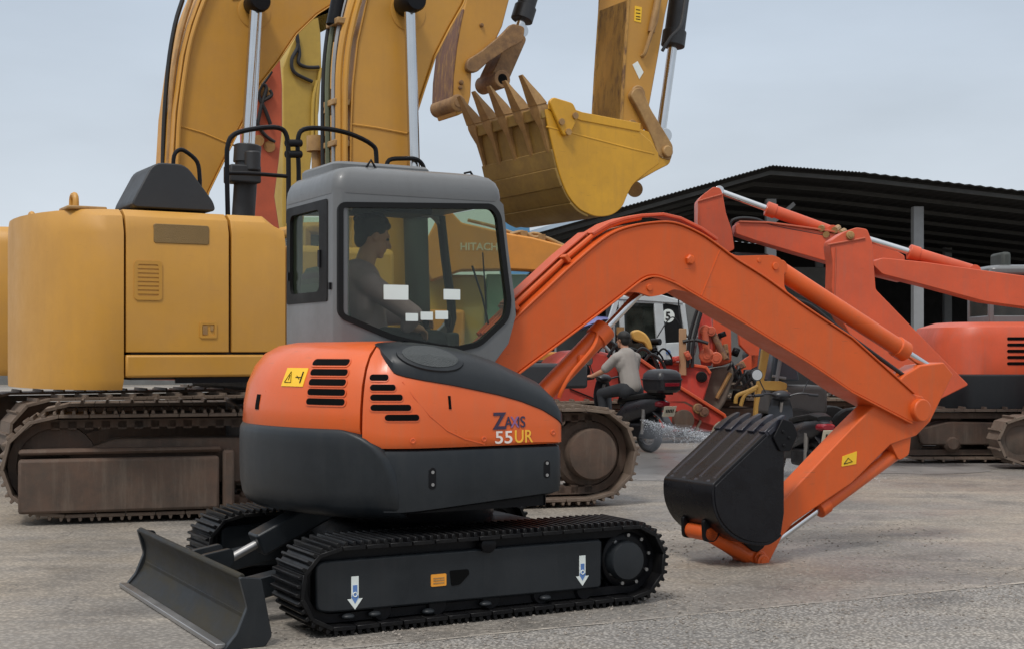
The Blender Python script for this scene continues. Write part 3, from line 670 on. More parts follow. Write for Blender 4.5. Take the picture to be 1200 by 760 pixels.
# cab --------------------------------------------------------------
cn, cf = -.20, .66
outl = [(-.60, 1.02), (-.60, 2.36), (.40, 2.36), (.435, 2.33), (.47, 2.05), (.515, 1.76), (.522, 1.66), (.47, 1.49), (.36, 1.36), (.30, 1.02)]
win = roundpoly([(p[0], p[1]) for p in mf.PP([(397, 238), (577, 240), (586, 252), (595, 330), (598, 354), (595, 374), (562, 405), (534, 411), (484, 403), (459, 397), (397, 371)], cn)], .045, 5)
ctr = (sum(p[0] for p in win) / len(win), sum(p[1] for p in win) / len(win))
def shrink(poly, t):
    o = []
    N = len(poly)
    for i in range(N):
        a = Vector(poly[i - 1]); p = Vector(poly[i]); b = Vector(poly[(i + 1) % N]); dd_ = (b - a).normalized(); n_ = Vector((-dd_.y, dd_.x))
        if n_.dot(Vector(ctr) - p) < 0: n_ = -n_
        o.append((p.x + n_.x * t, p.y + n_.y * t))
    return o
k = MB()
ring_plate(k, outl, win, cn, cn + .05); cabo = k.build('cab', M['grey_cab'], mini, .006)
def sub(mb_, name, m, bev=0.0, par=None): return mb_.build(name, m, par or cabo, bev)
k = MB(); ring_plate(k, outl, win, cf - .05, cf); sub(k, 'side_wall', M['grey_cab'], .006)
k = MB(); ring_plate(k, shrink(win, -.006), shrink(win, .026), cn - .008, cn + .03); sub(k, 'window_seal', M['seal'])
k = MB(); k.prism(shrink(win, .02), cn + .008, cn + .013); sub(k, 'side_window', M['glass'])
k = MB(); k.prism(shrink(win, .01), cf - .03, cf - .025); sub(k, 'side_window', M['glass_rear'])
# rear wall, corner posts, front posts
rw = [(cn + .05, 1.02), (cf - .05, 1.02), (cf - .05, 2.36), (cn + .05, 2.36)]
rwin = roundpoly([(-.075, 1.735), (.595, 1.735), (.595, 2.315), (-.075, 2.315)], .02, 3)
k = MB(); ring_plate(k, rw, rwin, -.65, -.61, 'u'); sub(k, 'rear_wall', M['grey_cab'])
rin = roundpoly([(.045, 1.79), (.54, 1.79), (.54, 2.27), (.045, 2.27)], .05, 4)
k = MB(); ring_plate(k, roundpoly([(-.08, 1.73), (.60, 1.73), (.60, 2.32), (-.08, 2.32)], .02, 3), rin, -.656, -.636, 'u'); sub(k, 'window_seal', M['seal'])
k = MB(); k.prismu(rwin, -.634, -.630); sub(k, 'rear_window', M['glass_rear'])
k = MB(); k.box((-.66, .03, 1.98), (.012, .03, .10)); k.box((-.66, .56, 1.9), (.01, .02, .05)); sub(k, 'window_latch', M['black'])
for v in (cn + .05, cf - .05):
    k = MB(); k.cyl((-.60, v, 1.02), (-.60, v, 2.37), .05, seg=24); sub(k, 'corner_post', M['grey_cab'])
fp_ = [(.418, 2.33), (.452, 2.05), (.495, 1.76), (.502, 1.66), (.452, 1.50), (.345, 1.37)]
for v in (cn + .03, cf - .03):
    k = MB(); k.tube([(a, v, b) for a, b in fp_], .03, 10); sub(k, 'front_post', M['interior'])
k = MB(); k.ribbon(fp_, cn + .05, cf - .05, .006); sub(k, 'windscreen', M['glass_rear'])
k = MB(); k.tube([(.445, -.02, 1.55), (.46, .12, 1.78), (.44, .22, 1.98)], .007, 6); k.tube([(.452, .1, 2.06), (.50, .14, 1.70)], .005, 5); sub(k, 'wiper', M['black'])
k = MB()
rf = lambda i, z_, x=0: [(a_, b_, z_) for a_, b_ in rrect(-.652 + i + x, .437 - i - x * .2, cn - .002 + i, cf + .002 - i, max(.07 - i * .1, .02), 6)]
k.loft([rf(.03, 2.33), rf(0, 2.345), rf(-.002, 2.375), rf(.004, 2.42), rf(.02, 2.462), rf(.05, 2.492), rf(.10, 2.512, .03), rf(.20, 2.528, .05), rf(.33, 2.533, .05)])
sub(k, 'roof', M['grey_cab'])
k = MB(); k.loft([[(a_, b_, z_) for a_, b_ in rrect(-.60 + i, .02 - i, -.06 + i, .52 - i, .05, 4)] for i, z_ in ((0, 2.49), (0, 2.53), (.012, 2.545), (.05, 2.552))]); sub(k, 'roof_hatch', M['grey_cab'])
k = MB(); k.tube([(-.42, -.10, 2.51), (-.39, -.10, 2.556), (-.36, -.10, 2.51)], .008, 6); k.tube([(.30, .05, 2.49), (.30, .05, 2.54), (.34, .05, 2.55), (.36, .05, 2.52)], .008, 6); sub(k, 'lifting_eye', M['black'])
k = MB(); k.bx(-.60, .40, cn + .05, cf - .05, 1.02, 1.06); sub(k, 'floor', M['interior'])
k = MB(); k.bx(-.3, .1, .1, .4, 2.28, 2.33); sub(k, 'headliner', M['interior'])
k = MB(); k.bx(.16, .28, .02, .45, 1.06, 1.40); k.bx(.18, .27, .05, .14, 1.40, 1.56); sub(k, 'console', M['interior'], .02)
for v in (.08, .40):
    k = MB(); k.tube([(.26, v, 1.06), (.24, v, 1.4), (.2, v, 1.6)], .012, 8); k.ell((.2, v, 1.63), (.024, .024, .045)); sub(k, 'lever', M['black'])
k = MB()
k.loft([[(a_, b_, z_) for a_, b_ in rrect(-.50 + i, -.02 - i, .0 + i, .50 - i, .06, 4)] for i, z_ in ((.02, 1.28), (0, 1.31), (0, 1.40), (.03, 1.43))])
Rb = Matrix.Rotation(R(-12), 3, 'Y'); b2 = MB(); b2.loft([[(a_, b_, z_) for a_, b_ in rrect(-.07 + i, .07 - i, -.24 + j, .24 - j, .05, 4)] for i, j, z_ in ((0, 0, 0), (0, 0, .40), (.01, .06, .52), (.03, .12, .56))]); b2.xf(lambda p: Rb @ p + Vector((-.47, .25, 1.40))); k.add(b2.v, b2.f)
k.bx(-.42, -.08, .1, .4, 1.06, 1.3); sub(k, 'seat', M['seat'])
for px, py, w_, h_ in ((464.5, 342.5, .155, .086), (530, 345, .108, .062), (483, 371.5, .078, .046), (500.5, 370, .078, .048), (518, 369, .082, .05)):
    u, z = mf.P(px, py, cn); k = MB(); k.prism(rrect(u - w_ / 2, u + w_ / 2, z - h_ / 2, z + h_ / 2, .003), cn + .002, cn + .008); sub(k, 'window_sticker', M['white_st'])
k = MB(); u, z = mf.P(340, 341, .6); k.bx(-.665, -.65, -.14, -.12, z - .02, z + .02); sub(k, 'door_hinge', M['black'])

# boom --------------------------------------------------------------
BW = .115
upper = [(548, 431), (580, 398), (612, 366), (642, 338), (672, 310), (704, 283), (722, 272), (738, 266.5), (758, 262.5), (782, 261), (800, 265), (823, 276), (842, 289), (862, 304), (896, 325.5), (942, 359), (998, 396)]
lower = [(998, 458), (954, 428), (910, 401), (867, 374.5), (820, 347.5), (795, 333), (783, 327.5), (768, 323), (754, 326), (735, 340), (700, 367), (655, 401), (609, 435), (590, 452)]
bu = mf.PP(upper, -BW) + [(3.92, 1.13), (4.02, 1.11)]; bl_ = [(4.05, 1.0), (3.98, .92), (3.9, .92)] + [(q_.x, q_.y) for q_ in crom([(a__, b__, 0) for a__, b__ in mf.PP(lower, -BW)], 4)]
bus = [(q_.x, q_.y) for q_ in crom([(a__, b__, 0) for a__, b__ in bu[:17]], 4)] + bu[17:]
k = MB(); k.prism(bus + bl_, -BW, BW)
for s_ in (-1, 1):
    k.cyl((3.967, s_ * .10, 1.01), (3.967, s_ * .165, 1.01), .085)
boom = k.build('boom', M['orange'], mini, .010)
k = MB(); k.ribbon(bus[1:-1], -BW - .012, BW + .012, .012); k.ribbon((bl_[2:-1])[::1], -BW - .012, BW + .012, .012); sub(k, 'flange_plate', M['orange'], .003, boom)
k = MB(); u, z = mf.P(808, 304.5, -BW); k.lathe((u, -BW + .004, z), (0, -1, 0), [(0, .035), (.02, .035), (.028, .026), (.03, .001)], 6); sub(k, 'boss', M['orange'], 0, boom)
k = MB(); k.tube([mf.P3(844, 292, -BW), mf.P3(822, 346, -BW)], .004, 6); sub(k, 'weld_seam', M['orange'], 0, boom)
# gusset where the boom cylinder's rod is pinned
gu = roundpoly(mf.PP([(722, 350), (742, 334), (770, 324), (795, 332), (812, 344), (788, 339), (775, 345.5), (761, 348), (748, 343), (736, 342)], -.10), .02)
for v in (-.115, .085): 
    k = MB(); k.prism(gu, v, v + .03); sub(k, 'cylinder_bracket', M['orange'], .004, boom)
k = MB(); u, z = mf.P(762, 337, -.125); k.cyl((u, -.125, z), (u, .125, z), .022); sub(k, 'pin', M['orange'], .003, boom)
# hose guards and pipes along the upper face
top3 = lambda off, v, a, b: [(p[0] + q[0] * off, v, p[1] + q[1] * off) for p, q in [(bu[i], (-(bu[min(i + 1, 18)][1] - bu[i - 1][1]) / math.dist(bu[min(i + 1, 18)], bu[i - 1]), (bu[min(i + 1, 18)][0] - bu[i - 1][0]) / math.dist(bu[min(i + 1, 18)], bu[i - 1]))) for i in range(a, b)]]
k = MB()
for v in (-.05, .0, .05): k.tube(top3(.045, v, 1, 9), .017, 8)
sub(k, 'hose_pipe', M['orange'], 0, boom)
gp = [(p[0], p[2]) for p in top3(.07, 0, 2, 6)]
k = MB(); k.ribbon(gp, -.035, .085, .014); k.ribbon([(p[0], p[2]) for p in top3(.012, 0, 2, 6)], .02, .08, .05); sub(k, 'hose_guard', M['salmon'], .004, boom)
g2 = [(p[0], p[2]) for p in top3(.05, 0, 5, 13)]
k = MB(); k.ribbon([(a_, b_) for a_, b_ in g2], -.075, .075, .02); sub(k, 'hose_guard', M['salmon'], .004, boom)
k = MB()
for i in (2, 4): 
    p = top3(.05, 0, i, i + 1)[0]; k.box(p, (.03, .20, .05), Matrix.Rotation(-R(42), 3, 'Y'))
sub(k, 'pipe_clamp', M['orange'], .004, boom)
k = MB()
for j, v in enumerate((-.10, -.055, .0, .05)):
    p = Vector(mf.P3(577, 387, v)); dn = Vector((-.030, 0, -.026)); k.cyl(p + dn * j * .2, p + dn * (j * .2 + 1.2), .016, seg=10); k.cyl(p + dn * (j * .2 + 1.3), p + dn * (j * .2 + 2.1), .013, seg=8)
sub(k, 'hose_fitting', M['steel'], 0, boom)
k = MB()
for j, v in enumerate((-.10, -.055, .0, .05)):
    p = Vector(mf.P3(572, 392, v)); k.tube(crom([p, p + Vector((-.08, -.01, -.08)), p + Vector((-.17, -.03, -.19)), p + Vector((-.24, -.03, -.33))], 5), .014, 8)
sub(k, 'hose', M['hose'], 0, boom)
# lugs for the stick cylinder on the boom's back
lug = roundpoly(mf.PP([(848, 293), (862, 300), (905, 299), (914, 303), (918, 312), (918, 336), (926, 349), (905, 338), (870, 316)], -.075), .02)
for v in (-.085, .055):
    k = MB(); k.prism(lug, v, v + .03); sub(k, 'cylinder_lug', M['orange'], .005, boom)
k = MB(); u, z = mf.P(909, 312, -.09); k.cyl((u, -.095, z), (u, .095, z), .026); u, z = mf.P(890, 305, -.09); k.cyl((u, -.09, z), (u, -.082, z), .016); sub(k, 'pin', M['orange'], .003, boom)
pA = mf.P3(909, 314, 0)
hyd(mini, 'stick_cylinder', pA, (4.30, 0, 1.27), .78, .066, .03, M['orange'], 1.0)
k = MB()
for v in (-.05, .03): k.tube(crom([mf.P3(930, 350, v), mf.P3(950, 358, v), mf.P3(975, 378, v), mf.P3(1010, 404, v), mf.P3(1060, 440, v)], 5), .016, 8)
sub(k, 'hose', M['hose'], 0, boom)
# boom cylinder and swing post
pf = mf.P3(628, 470, 0); pr_ = mf.P3(757, 335, 0)
q = Vector(pf).lerp(Vector(pr_), .60)
bcyl = hyd(mini, 'boom_cylinder', pf, (pr_[0], 0, pr_[2]), .625, .066, .027, M['orange'], 1.2)
k = MB(); a3 = Vector(mf.P3(652, 456, -.085)); b3 = Vector(mf.P3(706, 391, -.085)); k.tube(crom([a3 + Vector((.02, 0, -.05)), a3 + Vector((.035, -.012, .0)), a3.lerp(b3, .3) + Vector((.0, -.02, 0)), a3.lerp(b3, .75) + Vector((0, -.02, 0)), b3 + Vector((-.02, .03, 0))], 6), .013, 8); k.box(a3.lerp(b3, .55), (.05, .03, .05)); sub(k, 'feed_pipe', M['orange'], 0, bcyl)
k = MB(); k.prism(roundpoly([(.40, .62), (.76, .60), (.82, .70), (.78, .92), (.66, 1.12), (.5, 1.16), (.40, 1.0)], .05), -.16, .16); k.build('swing_post', M['orange'], mini, .012)
k = MB()
for v in (-.20, -.16): k.tube(crom([(.60, v, 1.10), (.70, v, 1.02), (.80, v, .9), (.74, v, .72)], 5), .013, 8)
k.build('hose', M['hose'], mini)

# stick (dipper arm) --------------------------------------------------
SW = .085
tip = mf.P(888, 656, -SW); axp = (3.967, 1.01)
up_ = mf.PP([(878, 648), (893, 617), (904, 598), (918, 585), (958, 543), (998, 501)], -SW)
lo_ = mf.PP([(998, 566), (958, 593), (930, 612), (917, 628), (906, 650), (899, 664), (888, 669), (877, 664)], -SW)
arm_poly = up_ + [(3.86, 1.27), (4.02, 1.34), (4.26, 1.36), (4.36, 1.27), (4.27, 1.14), (4.12, .92), (3.98, .82), (3.72, .76)] + lo_
k = MB(); k.prism(arm_poly, -SW, SW); k.cyl((tip[0], -SW - .05, tip[1]), (tip[0], SW + .05, tip[1]), .052)
stick = k.build('stick', M['orange'], mini, .010)
k = MB(); u, z = tip; k.lathe((u, -SW - .05, z), (0, -1, 0), [(0, .05), (.012, .05), (.016, .042), (.014, .03), (.02, .026), (.02, .0005)], 20); sub(k, 'pin', M['orange'], 0, stick)
k = MB(); k.prism(roundpoly(mf.PP([(986, 546), (987, 534), (1004, 528), (1003, 543)], -SW), .004), -SW - .003, -SW + .002); stk = sub(k, 'yellow_sticker', M['yel_st'], 0, stick)
k = MB(); k.tube([mf.P3(989, 543, -SW - .004), mf.P3(994, 536, -SW - .004), mf.P3(999, 540, -SW - .004), mf.P3(989, 543, -SW - .004)], .003, 5); sub(k, 'sticker_print', M['seal'], 0, stk)
c0 = (3.86, 0, .70); c1 = mf.P3(893, 645, 0)
k = MB(); k.prism(roundpoly([(3.70, .82), (3.95, .88), (3.92, .68), (3.82, .64)], .03), -.07, .07); sub(k, 'cylinder_lug', M['orange'], .004, stick)
qq = mf.P3(958, 606, 0); fr_ = (c0[0] - qq[0]) / (c0[0] - c1[0])
hyd(mini, 'bucket_cylinder', c0, c1, fr_, .056, .026, M['orange'], 1.1)
# link between stick tip and bucket
l0 = mf.P(831, 624, -.1)
k = MB(); k.prism(roundpoly([(l0[0] - .05, l0[1] + .01), (l0[0] + .0, l0[1] + .055), (tip[0] + .02, tip[1] + .075), (tip[0] + .05, tip[1]), (tip[0] - .02, tip[1] - .03), (l0[0] + .12, l0[1] - .075)], .03), -.10, -.06)
k.prism(roundpoly([(l0[0] - .05, l0[1] + .01), (l0[0] + .0, l0[1] + .055), (tip[0] + .02, tip[1] + .075), (tip[0] + .05, tip[1]), (tip[0] - .02, tip[1] - .03), (l0[0] + .12, l0[1] - .075)], .03), .06, .10)
k.cyl((l0[0], -.13, l0[1] - .0), (l0[0], .13, l0[1]), .055); k.cyl((tip[0], -.12, tip[1] + .02), (tip[0], .12, tip[1] + .02), .05)
k.cyl((l0[0] + .02, -.05, l0[1]), (tip[0] - .06, -.05, tip[1] + .03), .055)
k.build('bucket_link', M['orange'], mini, .006)
# bucket
BV = .275
L_ = mf.P(906, 503, -BV); C_ = mf.P(841, 566, -BV)
curve = [tuple(p) for p in crom([(L_[0], L_[1]), (lerp(L_[0], C_[0], .5), lerp(L_[1], C_[1], .5)), (C_[0] + .015, C_[1] + .012), (C_[0] - .022, C_[1] - .035), (1.985, .42), (2.045, .31), (2.15, .225), (2.27, .18), (2.42, .165), (2.53, .215)], 6)]
k = MB(); k.ribbon(curve, -BV, BV, -.022)
M['bucket_black'] = mat('glossy_black_bucket_paint', (.0035, .0035, .006), .27, vary=.2, dirt=.4, dcol=(.007, .007, .009), dscale=5, bump=.15, bscale=16, spec=.32, streak=.15, scol=(.012, .012, .013))
bucket = k.build('bucket', M['bucket_black'], mini, .004)
side = [(p[0], p[1]) for p in curve] + [(2.556, .35), (2.555, .62), (2.562, .80), (2.535, .86)]
for v in (-BV - .004, BV - .014):
    k = MB(); k.prism(side, v, v + .018); sub(k, 'side_plate', M['bucket_black'], .004, bucket)
k = MB(); k.prism(roundpoly(mf.PP([(904, 512), (915, 490), (927, 494), (933, 508), (924, 528), (912, 528)], -BV), .015), -BV - .022, -BV + .0); [k.cyl((p[0], -BV - .03, p[1]), (p[0], -BV - .02, p[1]), .013, seg=6) for p in mf.PP([(915, 505), (922, 512), (916, 521)], -BV)]; sub(k, 'side_cutter', M['black'], .004, bucket)
fd = Vector((L_[0] - C_[0], L_[1] - C_[1])).normalized(); fn = Vector((-fd.y, fd.x))
M['bucket_edge'] = mat('black_lip_highlight', (.018, .018, .027), .28, vary=.2, spec=.5)  # bluish lift over the bucket black puts highlights into the colour
k = MB()
for i in range(4):
    v = -BV + .05 + i * .15
    a_ = Vector(C_) + fd * .02 + fn * .0; b_ = Vector(C_) + fd * .58
    k.prism([tuple(a_), tuple(b_), tuple(b_ + fn * .024), tuple(a_ + fn * .024)], v - .016, v + .016)
sub(k, 'wear_strip', M['bucket_edge'], .004, bucket)
k = MB()
for i in range(4):
    v = -BV + .08 + i * .135; k.ell((C_[0] + .0, v, C_[1] - .005), (.03, .05, .028))
sub(k, 'heel_shroud', M['bucket_edge'], 0, bucket)
k = MB(); a_ = Vector(L_) - fd * .05; b_ = Vector(L_) + fd * .012; k.prism([tuple(a_ - fn * .012), tuple(b_ - fn * .012), tuple(b_ + fn * .022), tuple(a_ + fn * .022)], -BV - .01, BV + .01); sub(k, 'bucket_lip', M['bucket_edge'], .005, bucket)
for i in range(5):
    v = -BV + .03 + i * (2 * BV - .06) / 4
    rings = []
    for t, hw, hh in ((-.07, .034, .032), (.02, .034, .034), (.06, .028, .028), (.11, .024, .018), (.15, .018, .006)):
        c = Vector(L_) + fd * t + fn * .005
        rings.append([(c.x + fn.x * b__ * hh, v + a__ * hw, c.y + fn.y * b__ * hh) for a__, b__ in ((-1, -1), (1, -1), (1, 1), (-1, 1))])
    k = MB(); k.loft(rings); sub(k, 'bucket_tooth', M['bucket_edge'], .004, bucket)
for v in (-.13, .10):
    k = MB(); k.prism(roundpoly([(l0[0] - .07, l0[1] + .10), (l0[0] - .06, l0[1] - .05), (l0[0] + .03, l0[1] - .06), (l0[0] + .10, l0[1] + .03), (tip[0] - .05, tip[1] + .06), (tip[0] + .02, tip[1] + .09), (tip[0] + .10, tip[1] + .26), (2.3, .26)], .03), v, v + .03); sub(k, 'hinge_ear', M['black'], .005, bucket)

# ------------------------------------------------------------------ operator in the cab (stands on the seat, so a thing of his own)
def remesh(o, vs, sm=6):
    r = o.modifiers.new('remesh', 'REMESH'); r.mode = 'VOXEL'; r.voxel_size = vs; r.use_smooth_shade = True
    s_ = o.modifiers.new('smooth', 'SMOOTH'); s_.iterations = sm; s_.factor = .5
    return o
def hand(mb, p, fdir, up, side=1, s=1.0):
    """a relaxed, curled hand: palm, four unequal fingers, thumb"""
    p = Vector(p); f = Vector(fdir).normalized(); u = Vector(up).normalized(); r = f.cross(u).normalized()
    mb.capsule(p, p + f * .055 * s, .026 * s, .03 * s); mb.capsule(p + r * .02 * s, p + f * .07 * s + r * .022 * s, .018 * s, .018 * s); mb.capsule(p - r * .02 * s, p + f * .065 * s - r * .022 * s, .018 * s, .018 * s)
    for j, ln in ((-1.5, .062), (-.5, .075), (.5, .08), (1.5, .07)):
        b = p + f * .075 * s + r * j * .018 * s; k1 = b + (f * .8 - u * .5).normalized() * ln * .5 * s; k2 = k1 + (f * .1 - u * 1).normalized() * ln * .55 * s
        mb.capsule(b, k1, .0095 * s, .009 * s, 8); mb.capsule(k1, k2, .009 * s, .0075 * s, 8)
    t = p + f * .02 * s + r * side * .03 * s; t2 = t + (f * .7 + r * side * .6).normalized() * .035 * s; mb.capsule(t, t2, .013 * s, .011 * s, 8); mb.capsule(t2, t2 + (f * .8 - u * .5).normalized() * .03 * s, .011 * s, .009 * s, 8)
def head(mb, c, f, u, s=1.0):
    """skull, jaw, nose, brow, lips, ears; c is the head's centre"""
    c = Vector(c); f = Vector(f).normalized(); u = Vector(u).normalized(); r = f.cross(u).normalized()
    Rm = Matrix((f, r, u)).transposed()
    mb.ell(c + u * .025 * s - f * .01 * s, (.098 * s, .076 * s, .10 * s), Rm); mb.ell(c - u * .045 * s + f * .025 * s, (.068 * s, .058 * s, .07 * s), Rm)
    mb.capsule(c + f * .088 * s + u * .012 * s, c + f * .112 * s - u * .022 * s, .011 * s, .016 * s, 8)
    mb.ell(c + f * .078 * s + u * .035 * s, (.02 * s, .05 * s, .012 * s), Rm); mb.ell(c + f * .085 * s - u * .052 * s, (.016 * s, .026 * s, .012 * s), Rm); mb.ell(c + f * .068 * s - u * .09 * s, (.024 * s, .026 * s, .02 * s), Rm)
    for q in (-1, 1): mb.ell(c + r * q * .078 * s - f * .005 * s, (.02 * s, .010 * s, .032 * s), Rm)
def eyes(name, c, f, u, par, s=1.0):
    c = Vector(c); f = Vector(f).normalized(); u = Vector(u).normalized(); r = f.cross(u).normalized()
    k = MB(); [k.ell(c + f * .083 * s + u * .012 * s + r * q * .03 * s, (.011 * s, .011 * s, .008 * s)) for q in (-1, 1)]; return k.build(name, M['hair'], par)
hc = mf.P(441, 281, .24)
op = MB()
H = Vector((hc[0] - .02, .24, hc[1] + .01)); fw = Vector((.93, -.15, -.28)); upv = Vector((.26, 0, .96))
head(op, H, fw, upv)
sh = H + Vector((-.10, 0, -.27)); hip = Vector((-.27, .25, 1.50))
op.capsule(H + Vector((-.025, 0, -.06)), sh + Vector((.02, 0, .04)), .058, .066)
op.capsule(sh, hip, .13, .13)
for q in (-1, 1):
    kn = Vector((.14, .25 + q * .13, 1.50)); op.capsule(hip + Vector((0, q * .09, 0)), kn, .088, .066); op.capsule(kn, Vector((.22, .25 + q * .12, 1.13)), .06, .042); op.capsule(Vector((.2, .25 + q * .12, 1.11)), Vector((.34, .25 + q * .12, 1.095)), .045, .035)
hn = mf.P(492, 386, .04)
elb = Vector((-.08, -.02, 1.66)); wr = Vector((hn[0] - .09, .03, hn[1] + .015))
elf = Vector((-.06, .52, 1.66)); wrf = Vector((.12, .42, 1.66))
for s_, e_, w_ in ((-1, elb, wr), (1, elf, wrf)):
    so = sh + Vector((0, s_ * .17, -.02)); op.capsule(sh + Vector((0, s_ * .08, 0)), so, .085, .066); op.capsule(so, e_, .06, .045); op.capsule(e_, w_, .045, .03)
hand(op, wr + Vector((.02, 0, 0)), (1, .05, -.15), (0, 0, 1), -1); hand(op, wrf + Vector((.02, 0, 0)), (1, -.05, -.1), (0, 0, 1), 1)
person = op.build('person', M['skin'])
remesh(person, .0075); person.location = (mf.x, mf.y, 0); person.rotation_euler = (0, 0, R(mf.d))
tag(person, 'dark haired man in a grey shirt sitting at the levers inside the grey cab', 'person')
k = MB(); k.capsule(sh + Vector((0, 0, .0)), hip + Vector((0, 0, -.02)), .142, .146); k.capsule(sh + Vector((.0, 0, .03)), sh + Vector((.02, 0, .055)), .08, .07)
k.ell(sh + Vector((-.03, 0, -.12)), (.12, .19, .17))
for s_, e_, w_ in ((-1, elb, wr), (1, elf, wrf)):
    so = sh + Vector((0, s_ * .17, -.02)); k.capsule(sh + Vector((0, s_ * .08, .0)), so, .095, .08); k.capsule(so, e_, .074, .060); k.capsule(e_, e_.lerp(w_, .93), .060, .046)
remesh(k.build('shirt', M['shirt'], person), .010)
k = MB(); k.capsule(hip + Vector((0, -.06, -.03)), hip + Vector((0, .06, -.03)), .13, .13)
for q in (-1, 1):
    kn = Vector((.14, .25 + q * .13, 1.50)); k.capsule(hip + Vector((0, q * .09, 0)), kn, .10, .078); k.capsule(kn, Vector((.22, .25 + q * .12, 1.15)), .072, .055)
remesh(k.build('trousers', M['trousers'], person), .012)
Rm = Matrix((fw.normalized(), fw.normalized().cross(upv).normalized(), upv.normalized())).transposed()
k = MB(); k.ell(H + upv * .05 - fw * .032, (.107, .090, .092), Rm); k.ell(H - fw * .075 - upv * .0, (.045, .074, .085), Rm); k.ell(H + upv * .095 + fw * .022, (.07, .07, .035), Rm)
for i in range(26):
    a = random.uniform(0, 6.28); t = random.uniform(.2, 1.3); p = H + upv * .045 - fw * .03 + Rm @ Vector((.105 * math.cos(a) * math.sin(t), .09 * math.sin(a) * math.sin(t), .1 * math.cos(t))); k.ell(p, (.026, .026, .022))
remesh(k.build('hair', M['hair'], person), .008, 2)
eyes('eyes', H, fw, upv, person)

# ------------------------------------------------------------------ big machines behind: shared builders
def big_track(root, rot, u0, u1, v0, v1, r, n, m_sh, m_fr, sgn, detail=True, zc=None):
    """one crawler: shoes, chain, frame, drive sprocket at +u, idler; rot turns it against the upper body"""
    zc = zc or r + .055; Rz = Matrix.Rotation(R(rot), 3, 'Z'); fx = lambda p: Rz @ p; cm = (v0 + v1) / 2; e = v0 if sgn < 0 else v1
    def bd(k, name, m, par=root, bev=0): k.xf(fx); return k.build(name, m, par, bev, seg=1)
    k = MB(); belt(k, u0, u1, zc, r, v0, v1, n, .03, (-.78, 0, .78) if detail else (0,), .032, .03); t = bd(k, 'crawler_track', m_sh, root, .004 if detail else 0)
    k = MB(); k.ribbon(stadium(u0, u1, zc, r - .05), cm - .12, cm + .12, .07, True); 
    if detail:
        for i in range(36):
            s = u0 + (u1 - u0) * i / 35; k.box((s, cm, zc - r + .10), (.07, .24, .07)); k.box((s, cm, zc + r - .10), (.07, .24, .07))
    bd(k, 'track_chain', m_fr, t)
    k = MB(); k.prism(roundpoly([(u0 + .15, zc - r * .42), (u1 - .55, zc - r * .42), (u1 - .42, zc + r * .1), (u1 - .7, zc + r * .42), (u0 + .5, zc + r * .5), (u0 + .1, zc + r * .2)], .05), cm - .2, cm + .2)
    f = bd(k, 'track_frame', m_fr, root, .015)
    k = MB(); rim = []
    for i in range(46):
        a = 2 * math.pi * i / 46; rr = (r - .07) if i % 2 else (r - .12); rim.append((u1 + rr * math.cos(a), zc + rr * math.sin(a)))
    k.prism(rim, cm - .05, cm + .05); k.lathe((u1, cm, zc), (0, sgn, 0), [(0, r * .78), (.07, r * .78), (.10, r * .7), (.10, r * .55)], 36)
    s = bd(k, 'sprocket', m_fr)
    k = MB(); k.lathe((u1, cm, zc), (0, sgn, 0), [(0, r * .56), (.24, r * .56), (.265, r * .53), (.27, r * .46), (.272, .001)], 36); bd(k, 'drive_cover', m_fr, s)
    k = MB(); k.lathe((u0, cm - .1, zc), (0, 1, 0), [(0, r * .5), (.03, r * .8), (.17, r * .8), (.2, r * .5)], 30); bd(k, 'idler_wheel', m_fr)
    nr = 7 if detail else 4
    for i in range(nr):
        k = MB(); k.lathe((u0 + .55 + (u1 - u0 - 1.1) * i / (nr - 1), cm - .22, zc - r + .2), (0, 1, 0), [(0, .07), (.04, .11), (.40, .11), (.44, .07)], 16); bd(k, 'track_roller', m_fr)
    return f
